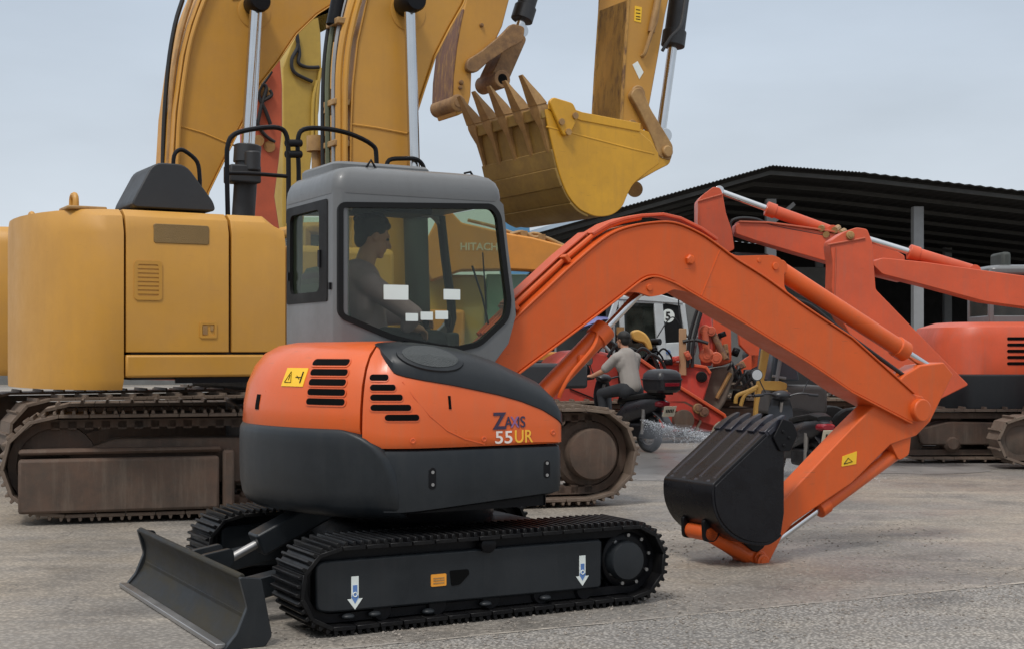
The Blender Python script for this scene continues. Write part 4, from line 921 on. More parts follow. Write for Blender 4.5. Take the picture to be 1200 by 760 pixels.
def simple_cab(root, u0, u1, v0, v1, z0, z1, m, g, frame=.07, slope=.12):
    """four posts, sills, a roof and one pane per side"""
    k = MB(); t = frame
    for (u, v) in ((u0, v0), (u0, v1 - t), (u1 - t, v0), (u1 - t, v1 - t)):
        s = -slope if u != u0 else 0; k.prism([(u, z0), (u + t, z0), (u + t + s, z1 - .06), (u + s, z1 - .06)], v, v + t)
    k.bx(u0 + .005, u1 - .005, v0 + .003, v1 - .003, z0 - .02, z0 + .32)
    um = (u0 + u1) / 2 - .1
    for v in (v0 + .003, v1 - t + .003): k.prism([(um, z0 + .3), (um + t, z0 + .3), (um + t, z1 - .06), (um, z1 - .06)], v, v + t - .006)
    k.loft([[(a_, b_, z_) for a_, b_ in rrect(u0 - .02 + i, u1 - slope + .03 - i, v0 - .02 + i, v1 + .02 - i, .12, 4)] for i, z_ in ((.02, z1 - .13), (0, z1 - .10), (0, z1 - .04), (.05, z1), (.2, z1 + .02))])
    c = k.build('cab', m, root, .012)
    for nme, poly, a, b in (('window', [(u0 + t, z0 + .3), (um, z0 + .3), (um, z1 - .1), (u0 + t, z1 - .1)], 0, 0), ('window', [(um + t, z0 + .3), (u1 - t, z0 + .3), (u1 - t - slope, z1 - .1), (um + t, z1 - .1)], 0, 0)):
        for v in (v0 + .02, v1 - .03):
            q = MB(); q.prism(poly, v, v + .006); q.build(nme, g, c)
    q = MB(); q.prism([(u1 - .03, z0 + .3), (u1 - .024, z0 + .3), (u1 - .024 - slope, z1 - .1), (u1 - .03 - slope, z1 - .1)], v0 + t, v1 - t); q.build('windscreen', g, c)
    q = MB(); q.prism([(u0 + .02, z0 + .3), (u0 + .026, z0 + .3), (u0 + .026, z1 - .1), (u0 + .02, z1 - .1)], v0 + t, v1 - t); q.build('rear_window', g, c)
    q = MB(); q.bx(u0 + .3, u0 + .8, (v0 + v1) / 2 - .25, (v0 + v1) / 2 + .25, z0 + .32, z0 + .65); q.bx(u0 + .25, u0 + .38, (v0 + v1) / 2 - .25, (v0 + v1) / 2 + .25, z0 + .6, z0 + 1.2); q.build('seat', M['seat'], c, .04)
    return c
def body_shell(root, u0, u1, hw, z0, z1, m, mdark, arc=True):
    """counterweight with a round tail, engine bay and a low front deck"""
    k = MB(); tail = [(u0 + .9 - .9 * math.cos(a), hw * math.sin(a)) for a in [R(-90 + 180 * i / 14) for i in range(15)]]
    k.loft([[(x, y * (1 - i / hw), z_) for x, y in tail] for i, z_ in ((.05, z0 + .02), (0, z0 + .1), (0, z1 - .22), (.04, z1 - .1), (.14, z1 - .03))]); k.build('counterweight', m, root)
    k = MB(); k.bx(u0 + .905, u1, -hw, hw, z0, z1 - .15); k.build('engine_housing', m, root, .06)
    k = MB(); k.bx(u1 + .005, -u0 * .62, -hw + .02, hw - .02, z0, z0 + .28); k.build('front_deck', mdark, root, .03)
def box_beam(root, name, poly, hw, m, bev=.02):
    k = MB(); k.prism(poly, -hw, hw); return k.build(name, m, root, bev)

# ---- yellow excavator B: its yellow body, steel tracks, boom, stick and bucket
bf = Fr(-1.46, 13.62, 30); bt = Fr(-1.46, 13.62, 16); rot = 16 - 30
yel = thing('large_excavator', 'large ochre excavator with raised toothed bucket and dusty brown tracks', 'excavator', (bf.x, bf.y, 0), bf.d, 'ochre excavators parked behind')
ur = bt.P(697, 530, -1.55)[0]; ul = ur - 4.75
fB = big_track(yel, rot, ul, ur, -1.55, -.95, .43, 50, M['track_brown'], M['brown_frame'], -1, True, .485)
big_track(yel, rot, ul, ur, .95, 1.55, .43, 50, M['track_brown'], M['brown_frame'], 1, False, .485)
Rz = Matrix.Rotation(R(rot), 3, 'Z')
k = MB(); x0 = bt.P(196, 540, -1.3)[0]; x1 = bt.P(272, 540, -1.3)[0]; k.bx(x0 - 1.2, x1 - .13, -1.60, -1.05, .10, .55); k.bx(x1 - .10, x1, -1.585, -1.05, .08, .60); k.bx(x0 - 1.2, x1 - .11, -1.56, -1.05, .58, .63); k.bx(x1 + .06, x1 + .5, -1.38, -1.06, .16, .22); k.xf(lambda p: Rz @ p); k.build('step_box', M['brown_frame'], fB, .04)
k = MB(); k.bx(-1.3, 1.3, -1.0, 1.0, .5, .95); k.lathe((0, 0, .93), (0, 0, 1), [(0, .75), (.1, .75), (.12, .66), (.24, .66)], 40); k.xf(lambda p: Rz @ p); k.build('undercarriage_frame', M['bluegreen_hood'], yel, .03)  # near-black frame colour carries the shade in the gap under the body
BN = -1.42
uc = bf.P(335, 270, BN)[0]; us = bf.P(270, 413, BN)[0]; zt = bf.P(290, 251, BN)[1]; zs = bf.P(250, 413, BN)[1]; zb_ = bf.P(250, 441, BN)[1]; ch = bf.P(313, 251, BN)[0]
M['panel_gap'] = M['hollow_shade']
k = MB(); pr = [(BN + .11, zs + .005), (BN, zs + .005), (BN, zt - .17), (BN + .04, zt - .06), (BN + .13, zt), (BN + .5, zt)]
def panel(name, a, b, cham, par, m):
    k = MB(); rings = []
    for u, dz in ((a, 0), (b - cham, 0), (b, cham * .75)):
        rings.append([(u, v, min(z, zt - dz if v > BN + .001 else zt - .17 - dz * .5)) for v, z in pr])
    k.loft(rings); return k.build(name, m, par, .006)
M['yellow_lt'] = M['yellow']
UD = bf.P(148, 300, BN)[0]
p1 = panel('engine_door', UD, us - .012, .0, yel, M['yellow'])
p2 = panel('side_door', us + .012, uc, uc - ch, yel, M['yellow'])
k = MB(); k.bx(UD - .005, uc, BN - .004, BN + .3, zb_, zs - .014); k.build('lower_sill', M['yellow'], yel, .02)
k = MB(); k.bx(UD + .05, uc - .02, BN + .06, -BN - .06, zb_ - .02, zt - .35); k.build('body_core', M['bluegreen_hood'], yel)
k = MB(); k.bx(UD + .05, uc - .02, -BN - .5, -BN, zb_, zt - .02); k.build('side_door', M['yellow'], yel, .06)
k = MB(); tail = [(UD - .02 - .60 * math.cos(a), 1.42 * math.sin(a)) for a in [R(-90 + 180 * i / 16) for i in range(17)]]
k.loft([[(x, y * (1 - i / 1.42), z_) for x, y in tail] for i, z_ in ((.05, zb_ - .1), (0, zb_ - .02), (0, zt - .2), (.05, zt - .06), (.16, zt))]); k.build('counterweight', M['yellow'], yel)
k = MB(); k.bx(UD + .05, uc - .3, -.95, 1.2, zt - .36, zt + .03); k.build('engine_hood', M['bluegreen_hood'], yel, .05)
k = MB(); k.bx(UD - .40, UD - .08, BN + .3, BN + .62, zt, zt + .03); k.build('tank_cap_plate', M['worn'], yel, .01)
for q in (-.9, .9):
    k = MB(); k.tube(crom([(UD - .3, q - .08, zt - .02), (UD - .3, q - .06, zt + .12), (UD - .3, q + .06, zt + .12), (UD - .3, q + .08, zt - .02)], 5), .025, 8); k.build('lifting_eye', M['yellow'], yel)
# dark domed cover on the hood, grille panel, latch
dx0, dx1 = bf.P(150, 220, -1.1)[0], bf.P(251, 220, -1.1)[0]; dzt = bf.P(222, 194, -1.1)[1]; dzb = bf.P(222, 247, -1.1)[1]
k = MB(); k.prism(roundpoly([(dx0, dzb), (dx1, dzb), (dx1 - .02, dzb + .08), (dx1 - .26, dzt), (dx0 + .2, dzt)], .08), -1.15, -.55); k.build('hood_dome', M['bluegreen_hood'], yel, .03)
k = MB(); a_ = bf.P(180, 262, BN); b_ = bf.P(245, 287, BN); k.prism(rrect(a_[0], b_[0], b_[1], a_[1], .02), BN - .006, BN + .02); M['mesh_tan'] = mat('tan_grille', (.22, .135, .045), .65, vary=.1, bump=.8, bscale=150); k.build('door_grille', M['mesh_tan'], p1, .004)
a_ = bf.P(234, 377, BN); b_ = bf.P(254, 396, BN); k = MB(); ring_plate(k, rrect(a_[0], b_[0], b_[1], a_[1], .015), rrect(a_[0] + .02, b_[0] - .02, b_[1] + .02, a_[1] - .02, .01), BN - .008, BN + .01); k.build('door_latch', M['yellow'], p1)
k = MB(); k.prism(rrect(a_[0] + .025, a_[0] + .065, b_[1] + .03, a_[1] - .03, .005), BN - .006, BN + .01); k.prism(rrect(a_[0] + .09, b_[0] - .03, b_[1] + .06, a_[1] - .03, .005), BN - .006, BN + .01); k.build('latch_handle', M['worn'], p1)
k = MB()
u0_, z0_ = bf.P(157, 305, BN); u1_, z1_ = bf.P(190, 352, BN)
ring_plate(k, rrect(u0_, u1_, z1_, z0_, .03), rrect(u0_ + .03, u1_ - .03, z1_ + .03, z0_ - .03, .02), BN - .008, BN + .01)
for i in range(7):
    zz = z1_ + .05 + i * (z0_ - z1_ - .08) / 7; k.prism([(u0_ + .03, zz), (u1_ - .03, zz), (u1_ - .03, zz + .022), (u0_ + .03, zz + .022)], BN - .007, BN + .004)
k.build('vent_louvre', M['yellow'], p1)
k = MB(); k.bx(-2.32, uc, BN + .02, BN + .05, zb_ - .05, zb_ - .004); k.build('sill_edge', M['black'], yel)
# handrails
def rail(pxs, v, r=.022, m=None): 
    k = MB(); k.tube(crom([bf.P3(a, b, v) for a, b in pxs], 4), r, 8); return k.build('handrail', m or M['black'], yel)
rail([(267, 252), (266, 200), (267, 170), (276, 157), (300, 151), (326, 150), (336, 160), (338, 190), (338, 262)], -1.0)
rail([(266, 203), (300, 204), (338, 207)], -1.0, .018)
rail([(350, 262), (350, 200), (349, 165), (356, 152), (380, 151), (410, 157), (436, 170), (441, 184), (441, 230)], -.95)
k = MB(); 
for y in (168, 181): k.cyl(bf.P3(336, y, -1.0), bf.P3(352, y, -.95), .035, seg=10)
k.build('rail_clamp', M['black'], yel)
rail([(203, 200), (204, 183), (210, 176), (218, 178), (231, 190), (234, 208), (234, 222)], -1.1, .018)
rail([(452, 200), (456, 188), (472, 186), (488, 187), (496, 195), (497, 206)], -.6, .022)
k = MB(); k.bx(uc + .02, 1.75, -1.38, 1.38, 1.08, 1.32); k.build('front_deck', M['bluegreen_hood'], yel, .03)
k = MB(); k.bx(uc + .03, -.30, -1.36, -.5, 1.33, 2.36); k.build('tank', M['yellow'], yel, .06)
simple_cab(yel, -.45, 1.0, .5, 1.42, 1.33, 2.75, M['yellow'], M['glass_far'])
# boom B
bL = [(412, 240), (411, 190), (411.5, 150), (413.5, 100), (419, 50), (430, 0), (444, -45), (465, -95)]
bR = [(555, -30), (542, 5), (526, 33), (509, 66), (496, 105), (488, 130), (483, 158), (479, 195), (474, 240)]
hwB = .34
poly = bf.PP(bL, -hwB); far = [(3.0, 8.05), (3.5, 8.1), (3.55, 7.75)]
boomB = box_beam(yel, 'boom', [(poly[0][0] + .05, 1.5)] + poly + [(1.3, 7.2)] + far + bf.PP(bR, -hwB) + [(.35, 1.5)], hwB, M['yellow'])
k = MB(); k.ribbon(bf.PP(bL, -hwB), -hwB - .02, hwB + .02, .015); k.ribbon(bf.PP(bR, -hwB), -hwB - .02, hwB + .02, .015); k.build('flange_plate', M['yellow'], boomB, .004)
def weld(fr_, pts, v, par, m, r=.012):
    k = MB(); k.tube([fr_.P3(a, b, v) for a, b in pts], r, 6); k.build('weld_seam', m, par)
weld(bf, [(412, 146), (440, 150), (482, 158)], -hwB, boomB, M['yellow'])
def wide_ring(fr_, px, py, v, r0, par, m):
    u, z = fr_.P(px, py, v); k = MB(); k.lathe((u, v + .005, z), (0, -1, 0), [(0, r0), (.012, r0), (.016, r0 * .9), (.017, .001)], 30); k.build('reinforcing_plate', m, par)
wide_ring(bf, 478, 14, -hwB, .19, boomB, M['yellow'])
c1 = bf.P3(480, 3, -.50); c0 = bf.P3(493, 245, -.50)
hyd(yel, 'boom_cylinder', (c0[0] - .02, -.50, 1.55), c1, .42, .12, .058, M['bluegreen_hood'], 1.0, axis=(0, 1, 0))
k = MB(); k.lathe((c1[0], -.66, c1[2]), (0, 1, 0), [(0, .05), (.0, .10), (.03, .115), (.28, .115), (.31, .10)], 24); k.build('cylinder_boss', M['black'], boomB)
# pipes along the boom's back
def pipes(fr_, root, rows, par):
    for pts, v, r, m in rows:
        k = MB(); q = [fr_.P3(a, b, v) for a, b in pts]; k.tube(crom(q, 4), r, 8); k.build('hydraulic_pipe', m, par)
M['olive_pipe'] = mat('olive_pipe', (.10, .11, .06), .45)
pipes(bf, yel, [([(397, 240), (397, 150), (397, 90), (402, 45), (414, 0), (426, -30)], -.33, .035, M['yellow']),
                ([(404.5, 240), (404, 150), (405, 90), (410, 45), (421, 0), (434, -30)], -.36, .03, M['yellow']),
                ([(385, 240), (384, 150), (384, 90), (388, 45), (396, 0), (403, -30)], -.15, .028, M['olive_pipe']),
                ([(379, 240), (378, 150), (379, 90), (383, 45), (391, 0), (398, -30)], -.05, .022, M['hose']),
                ([(391, 240), (391, 150), (391, 90), (395, 45), (405, 0), (415, -30)], -.25, .022, M['steel'])], boomB)
for y, x in ((34, 391), (120, 385)):
    k = MB(); k.cyl(bf.P3(x, y + 14, -.12), bf.P3(x + 4, y - 14, -.12), .05, seg=10); k.build('pipe_joint', M['worn'], boomB)
for y in (28, 122, 170):
    k = MB(); k.box(bf.P3(394 + max(0, 40 - y) * .3, y, -.2), (.16, .3, .06)); k.build('pipe_clamp', M['worn'], boomB, .008)
k = MB(); k.cyl(bf.P3(391, 30, -.2), bf.P3(402, -25, -.2), .075, seg=12); k.build('accumulator', M['black'], boomB)
k = MB(); k.cyl(bf.P3(371, 160, .2), bf.P3(371, 178, .2), .10, seg=12); k.cyl(bf.P3(371, 176, .2), bf.P3(371, 215, .2), .05, seg=12); k.build('valve_block', M['worn'], yel)
# stick B with its worn inner face (own part), hanging from the raised boom
sA = [(736, -120), (713, 0), (710, 75), (708, 142), (712, 152)]
sides = [(720, -120), (713, 0), (711, 70), (709, 140), (713, 150), (730, 162), (752, 160), (757, 148), (764, 110), (773, 60), (780, 18), (784, 0), (800, -60), (812, -120)]
hwS = .29
so_ = bf.PP([(742, -160), (736, 0), (731, 75), (727, 147), (733, 158), (752, 160), (757, 148), (764, 110), (773, 60), (780, 18), (784, 0), (800, -80), (808, -160)], -hwS)
stickB = box_beam(yel, 'stick', so_[:-1] + [(so_[-1][0], so_[-1][1]), (3.75, 8.2), (3.2, 8.4), (2.95, 8.0)], hwS, M['yellow'])
k = MB(); pts = bf.PP([(741.5, -140), (736, 0), (731, 75), (727, 147)], -hwS); k.ribbon(pts, -hwS - .012, hwS + .012, .02); k.build('wear_face', M['rust'], stickB, .004)
u, z = bf.P(745.5, 20, -hwS); k = MB(); k.prism(roundpoly(bf.PP([(744, 7), (752, 9), (751, 27), (743, 25)], -hwS), .005), -hwS - .004, -hwS + .002); ys = k.build('yellow_sticker', M['yel_st'], stickB)
k = MB(); [k.prism(bf.PP([(745, y), (750, y + .8), (750, y + 1.8), (745, y + 1)], -hwS), -hwS - .006, -hwS - .003) for y in (11, 15, 19, 22)]; k.build('sticker_print', M['seal'], ys)
k = MB(); k.prism(bf.PP([(741, 76), (747, 72), (754, 85), (749, 93)], -hwS), -hwS - .004, -.28); k.build('pale_sticker', M['white_st'], stickB)
k = MB(); k.tube(crom([bf.P3(770, -10, -hwS - .03), bf.P3(770, 20, -hwS - .04), bf.P3(763, 40, -hwS - .05), bf.P3(756, 62, -hwS - .04), bf.P3(752, 66, -hwS)], 4), .022, 8); k.cyl(bf.P3(771, 0, -hwS - .03), bf.P3(763, 38, -hwS - .03), .04, seg=10); k.build('grease_line', M['worn'], stickB)
k = MB(); k.tube(crom([bf.P3(776, 60, -hwS - .05), bf.P3(786, 44, -hwS - .08), bf.P3(798, 30, -hwS - .05), bf.P3(803, 0, -.2)], 4), .02, 8); k.build('hose', M['hose'], stickB)
for px, py, rr in ((747, 110, .09), (740, 147, .06)): pin(stickB, bf.P(px, py, -hwS), rr, -hwS - .03, hwS + .03, M['worn'], 'pin')
hyd(yel, 'bucket_cylinder', bf.P3(812, -120, 0), bf.P3(774, 160, 0), .63, .115, .055, M['bluegreen_hood'], 1.2)
k = MB()
for v in (-.36, .28):
    a_ = Vector(bf.P3(748, 112, v)); b_ = Vector(bf.P3(781, 178, v)); dd = (b_ - a_).normalized(); n_ = Vector((-dd.z, 0, dd.x))
    poly = [a_ + n_ * .09 - dd * .05, a_ - dd * .09, a_ - n_ * .09 - dd * .05, a_ - n_ * .075 + dd * .2, b_ - n_ * .09 - dd * .2, b_ - n_ * .12, b_ + dd * .12, b_ + n_ * .12, b_ + n_ * .10 - dd * .2, a_ + n_ * .07 + dd * .2]
    k.prism(roundpoly([(p.x, p.z) for p in poly], .05), v, v + .08)
b_ = bf.P(781, 178, -.36); k.cyl((b_[0], -.40, b_[1]), (b_[0], .40, b_[1]), .065); k.build('tipping_link', M['worn'], yel, .012)
# bucket B
bv0, bv1 = -.70, .78
prof = [(637, 127), (646, 166), (654, 200), (664, 227), (676, 243), (687, 250), (700, 254), (716, 252), (728, 243), (735, 228), (742, 216), (757, 203), (772, 192)]
cv = bf.PP(prof, bv0)
bc_ = [tuple(p) for p in crom(cv, 8)]
k = MB(); k.ribbon(bc_, bv0, bv1, .04); bk = k.build('bucket', M['yellow_dk'], yel, .008)
sideB = [(p[0], p[1]) for p in bc_] + bf.PP([(771, 180), (762, 166), (748, 154), (680, 141)], bv0)
for v in (bv0 - .012, bv1 - .03):
    k = MB(); k.prism(sideB, v, v + .042); k.build('side_plate', M['yellow_bk'], bk, .008)
k = MB(); k.ribbon(bf.PP([(640, 150), (690, 163), (740, 176), (766, 182)], bv0), bv0 - .016, bv0 + .01, .02); k.ribbon(bf.PP([(641, 128), (680, 142), (749, 155)], bv0), bv0 - .022, bv0 + .01, .09); k.build('side_edge', M['yellow_bk'], bk, .006)
k = MB(); k.prism(roundpoly(bf.PP([(640, 120), (645, 115), (668, 122), (674, 135), (673, 142), (664, 160), (657, 160)], bv0), .03), bv0 - .06, bv0 - .02); k.build('side_cutter', M['yellow_bk'], bk, .01)
k = MB(); [k.lathe((*[bf.P(x, y, bv0)[0]], bv0 - .06, bf.P(x, y, bv0)[1]), (0, -1, 0), [(0, .035), (.02, .035), (.02, .001)], 8) for x, y in ((654, 144), (662, 156), (670, 137))]; k.build('cutter_bolts', M['worn'], bk)
for i0, i1, tk in ((10, 15, .02), (15, 21, .03), (21, 28, .02), (28, 42, .03)):
    k = MB(); k.ribbon(bc_[i0:i1 + 1], bv0 + .0, bv1, -tk); k.build('wear_plate', M['yellow_dk'], bk, .006)
lip = Vector(bc_[0]); ld = (Vector(bc_[0]) - Vector(bc_[9])).normalized(); ln = Vector((-ld.y, ld.x))
if ln.x > 0: ln = -ln
td = Vector((-.50, .86)).normalized()
for i in range(5):
    v = bv0 + .07 + i * (bv1 - bv0 - .14) / 4
    k = MB(); rings = []
    for t, hw_, a0, a1 in ((-.50, .012, 0, .012), (-.40, .022, 0, .03), (-.18, .035, 0, .04), (-.06, .07, -.05, .065), (.0, .085, -.06, .07), (.05, .075, -.055, .06), (.051, .085, -.06, .065), (.16, .07, -.04, .06), (.30, .05, -.0, .05), (.42, .035, .03, .045)):
        c = lip + ld * min(t, 0) + td * max(t, 0) * .92; rings.append([(c.x + ln.x * q, v + w_ * hw_, c.y + ln.y * q) for q, w_ in ((a0, -1), (a0, 1), (a1, 1), (a1, -1))])
    k.loft(rings); k.build('bucket_tooth', M['worn'], bk, .01)
k = MB(); k.ribbon([tuple(lip - ld * .10), tuple(lip + ld * .02)], bv0 - .01, bv1 + .01, .05); k.build('bucket_lip', M['yellow_dk'], bk, .01)
for v in (-.35, .25):
    k = MB(); k.prism(roundpoly(bf.PP([(735, 146), (762, 155), (787, 176), (786, 192), (770, 200), (742, 216), (735, 190)], v), .06), v, v + .06); k.build('hinge_ear', M['yellow_bk'], bk, .01)
k = MB(); k.cyl(bf.P3(744, 222, .15), bf.P3(744, 222, .45), .09); k.build('hinge_boss', M['worn'], bk)

# ---- ochre excavator A, farther left: only its boom, cylinder and bare stick rise above the nearer machine
af = Fr(-4.2, 17.5, 30)
far_ = thing('large_excavator', 'ochre excavator at the far left whose rust-worn stick carries no bucket', 'excavator', (af.x, af.y, 0), af.d, 'ochre excavators parked behind')
for s_ in (-1, 1): big_track(far_, 0, -2.0, 2.0, s_ * 1.25 - .3, s_ * 1.25 + .3, .43, 40, M['track_brown'], M['brown_frame'], s_, False)
body_shell(far_, -3.1, -.9, 1.45, 1.15, 2.85, M['yellow'], M['bluegreen_hood'])
simple_cab(far_, .2, 1.8, .5, 1.42, 1.45, 3.1, M['yellow'], M['glass_bg'])
hwA = .36
aL = [(196, 300), (201, 215), (203, 184), (206, 132), (215, 66), (224, 30), (235, 0), (252, -40), (280, -85)]
aR = [(420, -45), (402, -10), (388, 6), (371, 17), (347, 40), (326, 71), (305, 98), (285, 142), (264, 184), (244, 225), (225, 300)]
pl = af.PP(aL, -hwA); prr = af.PP(aR, -hwA)
boomA = box_beam(far_, 'boom', [(pl[0][0], 1.6)] + pl + [(2.2, 8.0), (3.3, 8.6), (3.7, 8.5), (3.7, 8.1)] + prr + [(.25, 1.6)], hwA, M['yellow'])
k = MB(); k.ribbon(pl, -hwA - .02, hwA + .02, .015); k.ribbon(prr, -hwA - .02, hwA + .02, .015); k.build('flange_plate', M['yellow'], boomA, .004)
weld(af, [(206, 147), (238, 156), (264, 167), (275, 171)], -hwA, boomA, M['yellow']); weld(af, [(272, 0), (330, -6)], -hwA, boomA, M['yellow'])
wide_ring(af, 298, 14, -hwA, .22, boomA, M['yellow'])
c1 = af.P3(301, 4, -.55); c0 = af.P3(285, 260, -.55)
hyd(far_, 'boom_cylinder', (c0[0] - .1, -.55, 1.6), c1, .575, .145, .085, M['bluegreen_hood'], 1.25)
k = MB(); k.lathe((c1[0], -.72, c1[2]), (0, 1, 0), [(0, .05), (.0, .12), (.03, .135), (.30, .135), (.33, .12)], 24); k.build('cylinder_boss', M['black'], boomA)
k = MB(); a_ = af.P3(287, 205, -.75); k.cyl((a_[0] + .1, -.75, a_[2] + .05), (a_[0] + .1, -.75, a_[2] + .3), .1); k.bx(a_[0] - .2, a_[0] + .2, -.8, -.5, a_[2] - .1, a_[2] + .12); k.build('cylinder_gland', M['bluegreen_hood'], far_, .02)
pipes(af, far_, [([(205, 240), (208, 184), (211, 132), (220, 66), (229, 30), (240, 0), (255, -36)], -hwA - .04, .03, M['yellow']),
                 ([(196, 240), (199, 150), (203, 90), (212, 40), (224, 0), (232, -20)], -.2, .03, M['worn']), ([(190, 240), (192, 150), (197, 80), (205, 30), (214, 0)], 0, .03, M['hose'])], boomA)
# bare stick A
hs = .30
sp_ = [(556, -40), (546, 0), (540, 27), (535, 55), (531, 90), (530, 118), (536, 136), (548, 130), (552, 112), (553, 85), (566, 68), (580, 50), (589, 31), (597, 0), (610, -40)]
q_ = af.PP(sp_, -hs)
stickA = box_beam(far_, 'stick', q_ + [(4.5, 8.7), (3.7, 9.0), (3.4, 8.5)], hs, M['yellow'])
k = MB(); k.ribbon([(a_ - .012, b_) for a_, b_ in af.PP([(543.6, 11), (540, 27), (535, 55), (531, 90), (530, 118)], -hs)], -hs - .005, hs + .012, .02); k.build('wear_face', M['rust_dark'], stickA, .004)
for px, py, rr in ((536, 121, .12), (540, 97, .035), (539, 103, .03), (564, 30, .03)): pin(stickA, af.P(px, py, -hs), rr, -hs - .03, hs + .03, M['worn_dark'])
k = MB()
for v in (-.38, .30):
    for (p_, q__, w0, w1) in (((553, 78), (607, 38), .11, .15),):
        a_ = Vector(af.P3(*p_, v)); b_ = Vector(af.P3(*q__, v)); dd = (b_ - a_).normalized(); n_ = Vector((-dd.z, 0, dd.x))
        poly = [a_ + n_ * w0, a_ - dd * w0, a_ - n_ * w0, a_ - n_ * .09 + dd * .25, b_ - n_ * .11 - dd * .25, b_ - n_ * w1, b_ + dd * w1, b_ + n_ * w1, b_ + n_ * .11 - dd * .25, a_ + n_ * .09 + dd * .25]
        k.prism(roundpoly([(p.x, p.z) for p in poly], .06), v, v + .08)
k.build('tipping_link', M['worn_dark'], far_, .012)
k = MB(); a_ = Vector(af.P3(602, 42, 0)); b_ = Vector(af.P3(577, 97, 0)); dd = (b_ - a_).normalized(); n_ = Vector((-dd.z, 0, dd.x))
k.prism(roundpoly([(p.x, p.z) for p in (a_ + n_ * .13, a_ - n_ * .13, b_ - n_ * .14, b_ + dd * .15, b_ + n_ * .14)], .08), -.2, .2); k.cyl((b_.x, -.3, b_.z), (b_.x, .3, b_.z), .13); k.build('bucket_link', M['worn_dark'], far_, .012)
k = MB(); k.cyl((b_.x, -.302, b_.z), (b_.x, .302, b_.z), .075); k.build('pin_hole', M['hollow_shade'], far_)  # black plug coloured as the shade inside the bore
hyd(far_, 'bucket_cylinder', af.P3(640, -70, 0), af.P3(607, 38, 0), .88, .14, .07, M['bluegreen_hood'], 1.2)

# ---- two more machines whose booms show between the ochre ones
def rear_machine(fr_, name, label, cat, col, hw, poly, group=None, cabm=None, base=True):
    t = thing(name, label, cat, (fr_.x, fr_.y, 0), fr_.d, group)
    for s_ in (-1, 1): big_track(t, 0, -1.7, 1.7, s_ * 1.05 - .25, s_ * 1.05 + .25, .38, 34, M['track_brown'], M['brown_frame'], s_, False)
    body_shell(t, -2.3, -.6, 1.25, 1.0, 2.35, col, M['bluegreen_hood'])
    simple_cab(t, .1, 1.5, .35, 1.25, 1.3, 2.85, cabm or col, M['glass_bg'])
    return t, box_beam(t, 'boom', poly, hw, col)
cfr = Fr(-3.8, 21.6, 30); hwc = .25
pc = cfr.PP([(294, 210), (293, 150), (292, 100), (290, 50), (286, 10), (279, -50), (300, -55), (318, 10), (327, 50), (331, 100), (331, 150), (327, 190), (322, 230)], -hwc)
redm, b_ = rear_machine(cfr, 'excavator', 'excavator whose faded orange-red boom with looped hoses rises between the two ochre booms', 'excavator', M['redor'], hwc, [(-.2, 1.4)] + pc + [(.35, 1.4)])
k = MB()
for pts in ([(302, 145), (306, 125), (312, 104), (307, 100), (303, 112), (311, 130), (317, 146)], [(300, 140), (304, 150), (312, 160), (322, 167)], [(318, 84), (308, 98), (300, 102)], [(309, 118), (318, 112), (316, 106)]):
    k.tube(crom([cfr.P3(a, b, -hwc - .05) for a, b in pts], 5), .03, 8)
k.build('hose', M['hose'], b_)
for px, py in ((311, 108), (303, 165), (316, 172)):
    k = MB(); k.cyl(cfr.P3(px, py, -hwc - .04), cfr.P3(px, py, -hwc + .02), .09, seg=12); k.build('hose_clamp', M['worn'], b_)
dfr = Fr(-4.06, 25.6, 30)
pd = dfr.PP([(331, 260), (332, 150), (331, 80), (340, 55), (356, 25), (372, 12), (376, 40), (377, 80), (374, 130), (366, 180), (356, 260)], -.25)
olm, b_ = rear_machine(dfr, 'excavator', 'excavator whose olive-yellow boom stands behind the orange-red boom', 'excavator', M['olive'], .25, [(.0, 1.4)] + pd[:5] + [(3.4, 9.2), (3.6, 9.0)] + pd[5:] + [(.6, 1.4)])
k = MB()
for pts in ([(348, 40), (349, 55), (342, 70), (345, 85), (366, 96)], [(348, 45), (351, 62), (350, 74), (360, 79), (374, 79)]):
    k.tube(crom([dfr.P3(a, b, -.30) for a, b in pts], 5), .035, 8)
k.build('hose', M['hose'], b_)
k = MB()
for pts in ([(371, 170), (371, 120), (376, 80)], [(366, 170), (367, 120), (372, 95)]): k.tube(crom([dfr.P3(a, b, -.3) for a, b in pts], 4), .035, 8)
k.build('hydraulic_pipe', M['olive'], b_)

# ------------------------------------------------------------------ open shed with a dark roof
wf = Fr(0, 42.0, 0)
shed = thing('open_shed', 'open shed with a dark corrugated roof on grey posts at the back of the yard', 'shed', (8.5, 42, 0), 0)
def L3(px, py, Y): return Vector(((px - 600) / FPX * Y - 8.5, Y - 42, EYE - (py - HOR) / FPX * Y))
eave = L3(596, 281, 42); ridge = L3(905, 195, 42); right = L3(1010, 203, 42); fr_r = L3(1750, 288, 42)
DEP = 26
def corr(k, a, b, n, depth, amp):
    """corrugated sheet from a to b across, running back"""
    rows = []
    for i in range(n * 4 + 1):
        p = a.lerp(b, i / (n * 4.)); dz = amp * math.sin(i * math.pi / 2)
        rows.append([(p.x, p.y, p.z + dz), (p.x, p.y + depth, p.z + dz), (p.x, p.y + depth, p.z + dz + .03), (p.x, p.y, p.z + dz + .03)])
    k.loft(rows, closed=True)
k = MB(); corr(k, eave, ridge, 70, DEP, .016); roofo = k.build('roof', M['roof'], shed, ang=60)
k = MB(); corr(k, ridge + Vector((.003, 0, 0)), right, 26, DEP, .016); corr(k, right + Vector((.003, 0, 0)), fr_r, 60, DEP, .016); k.build('roof', M['roof'], shed, ang=60)
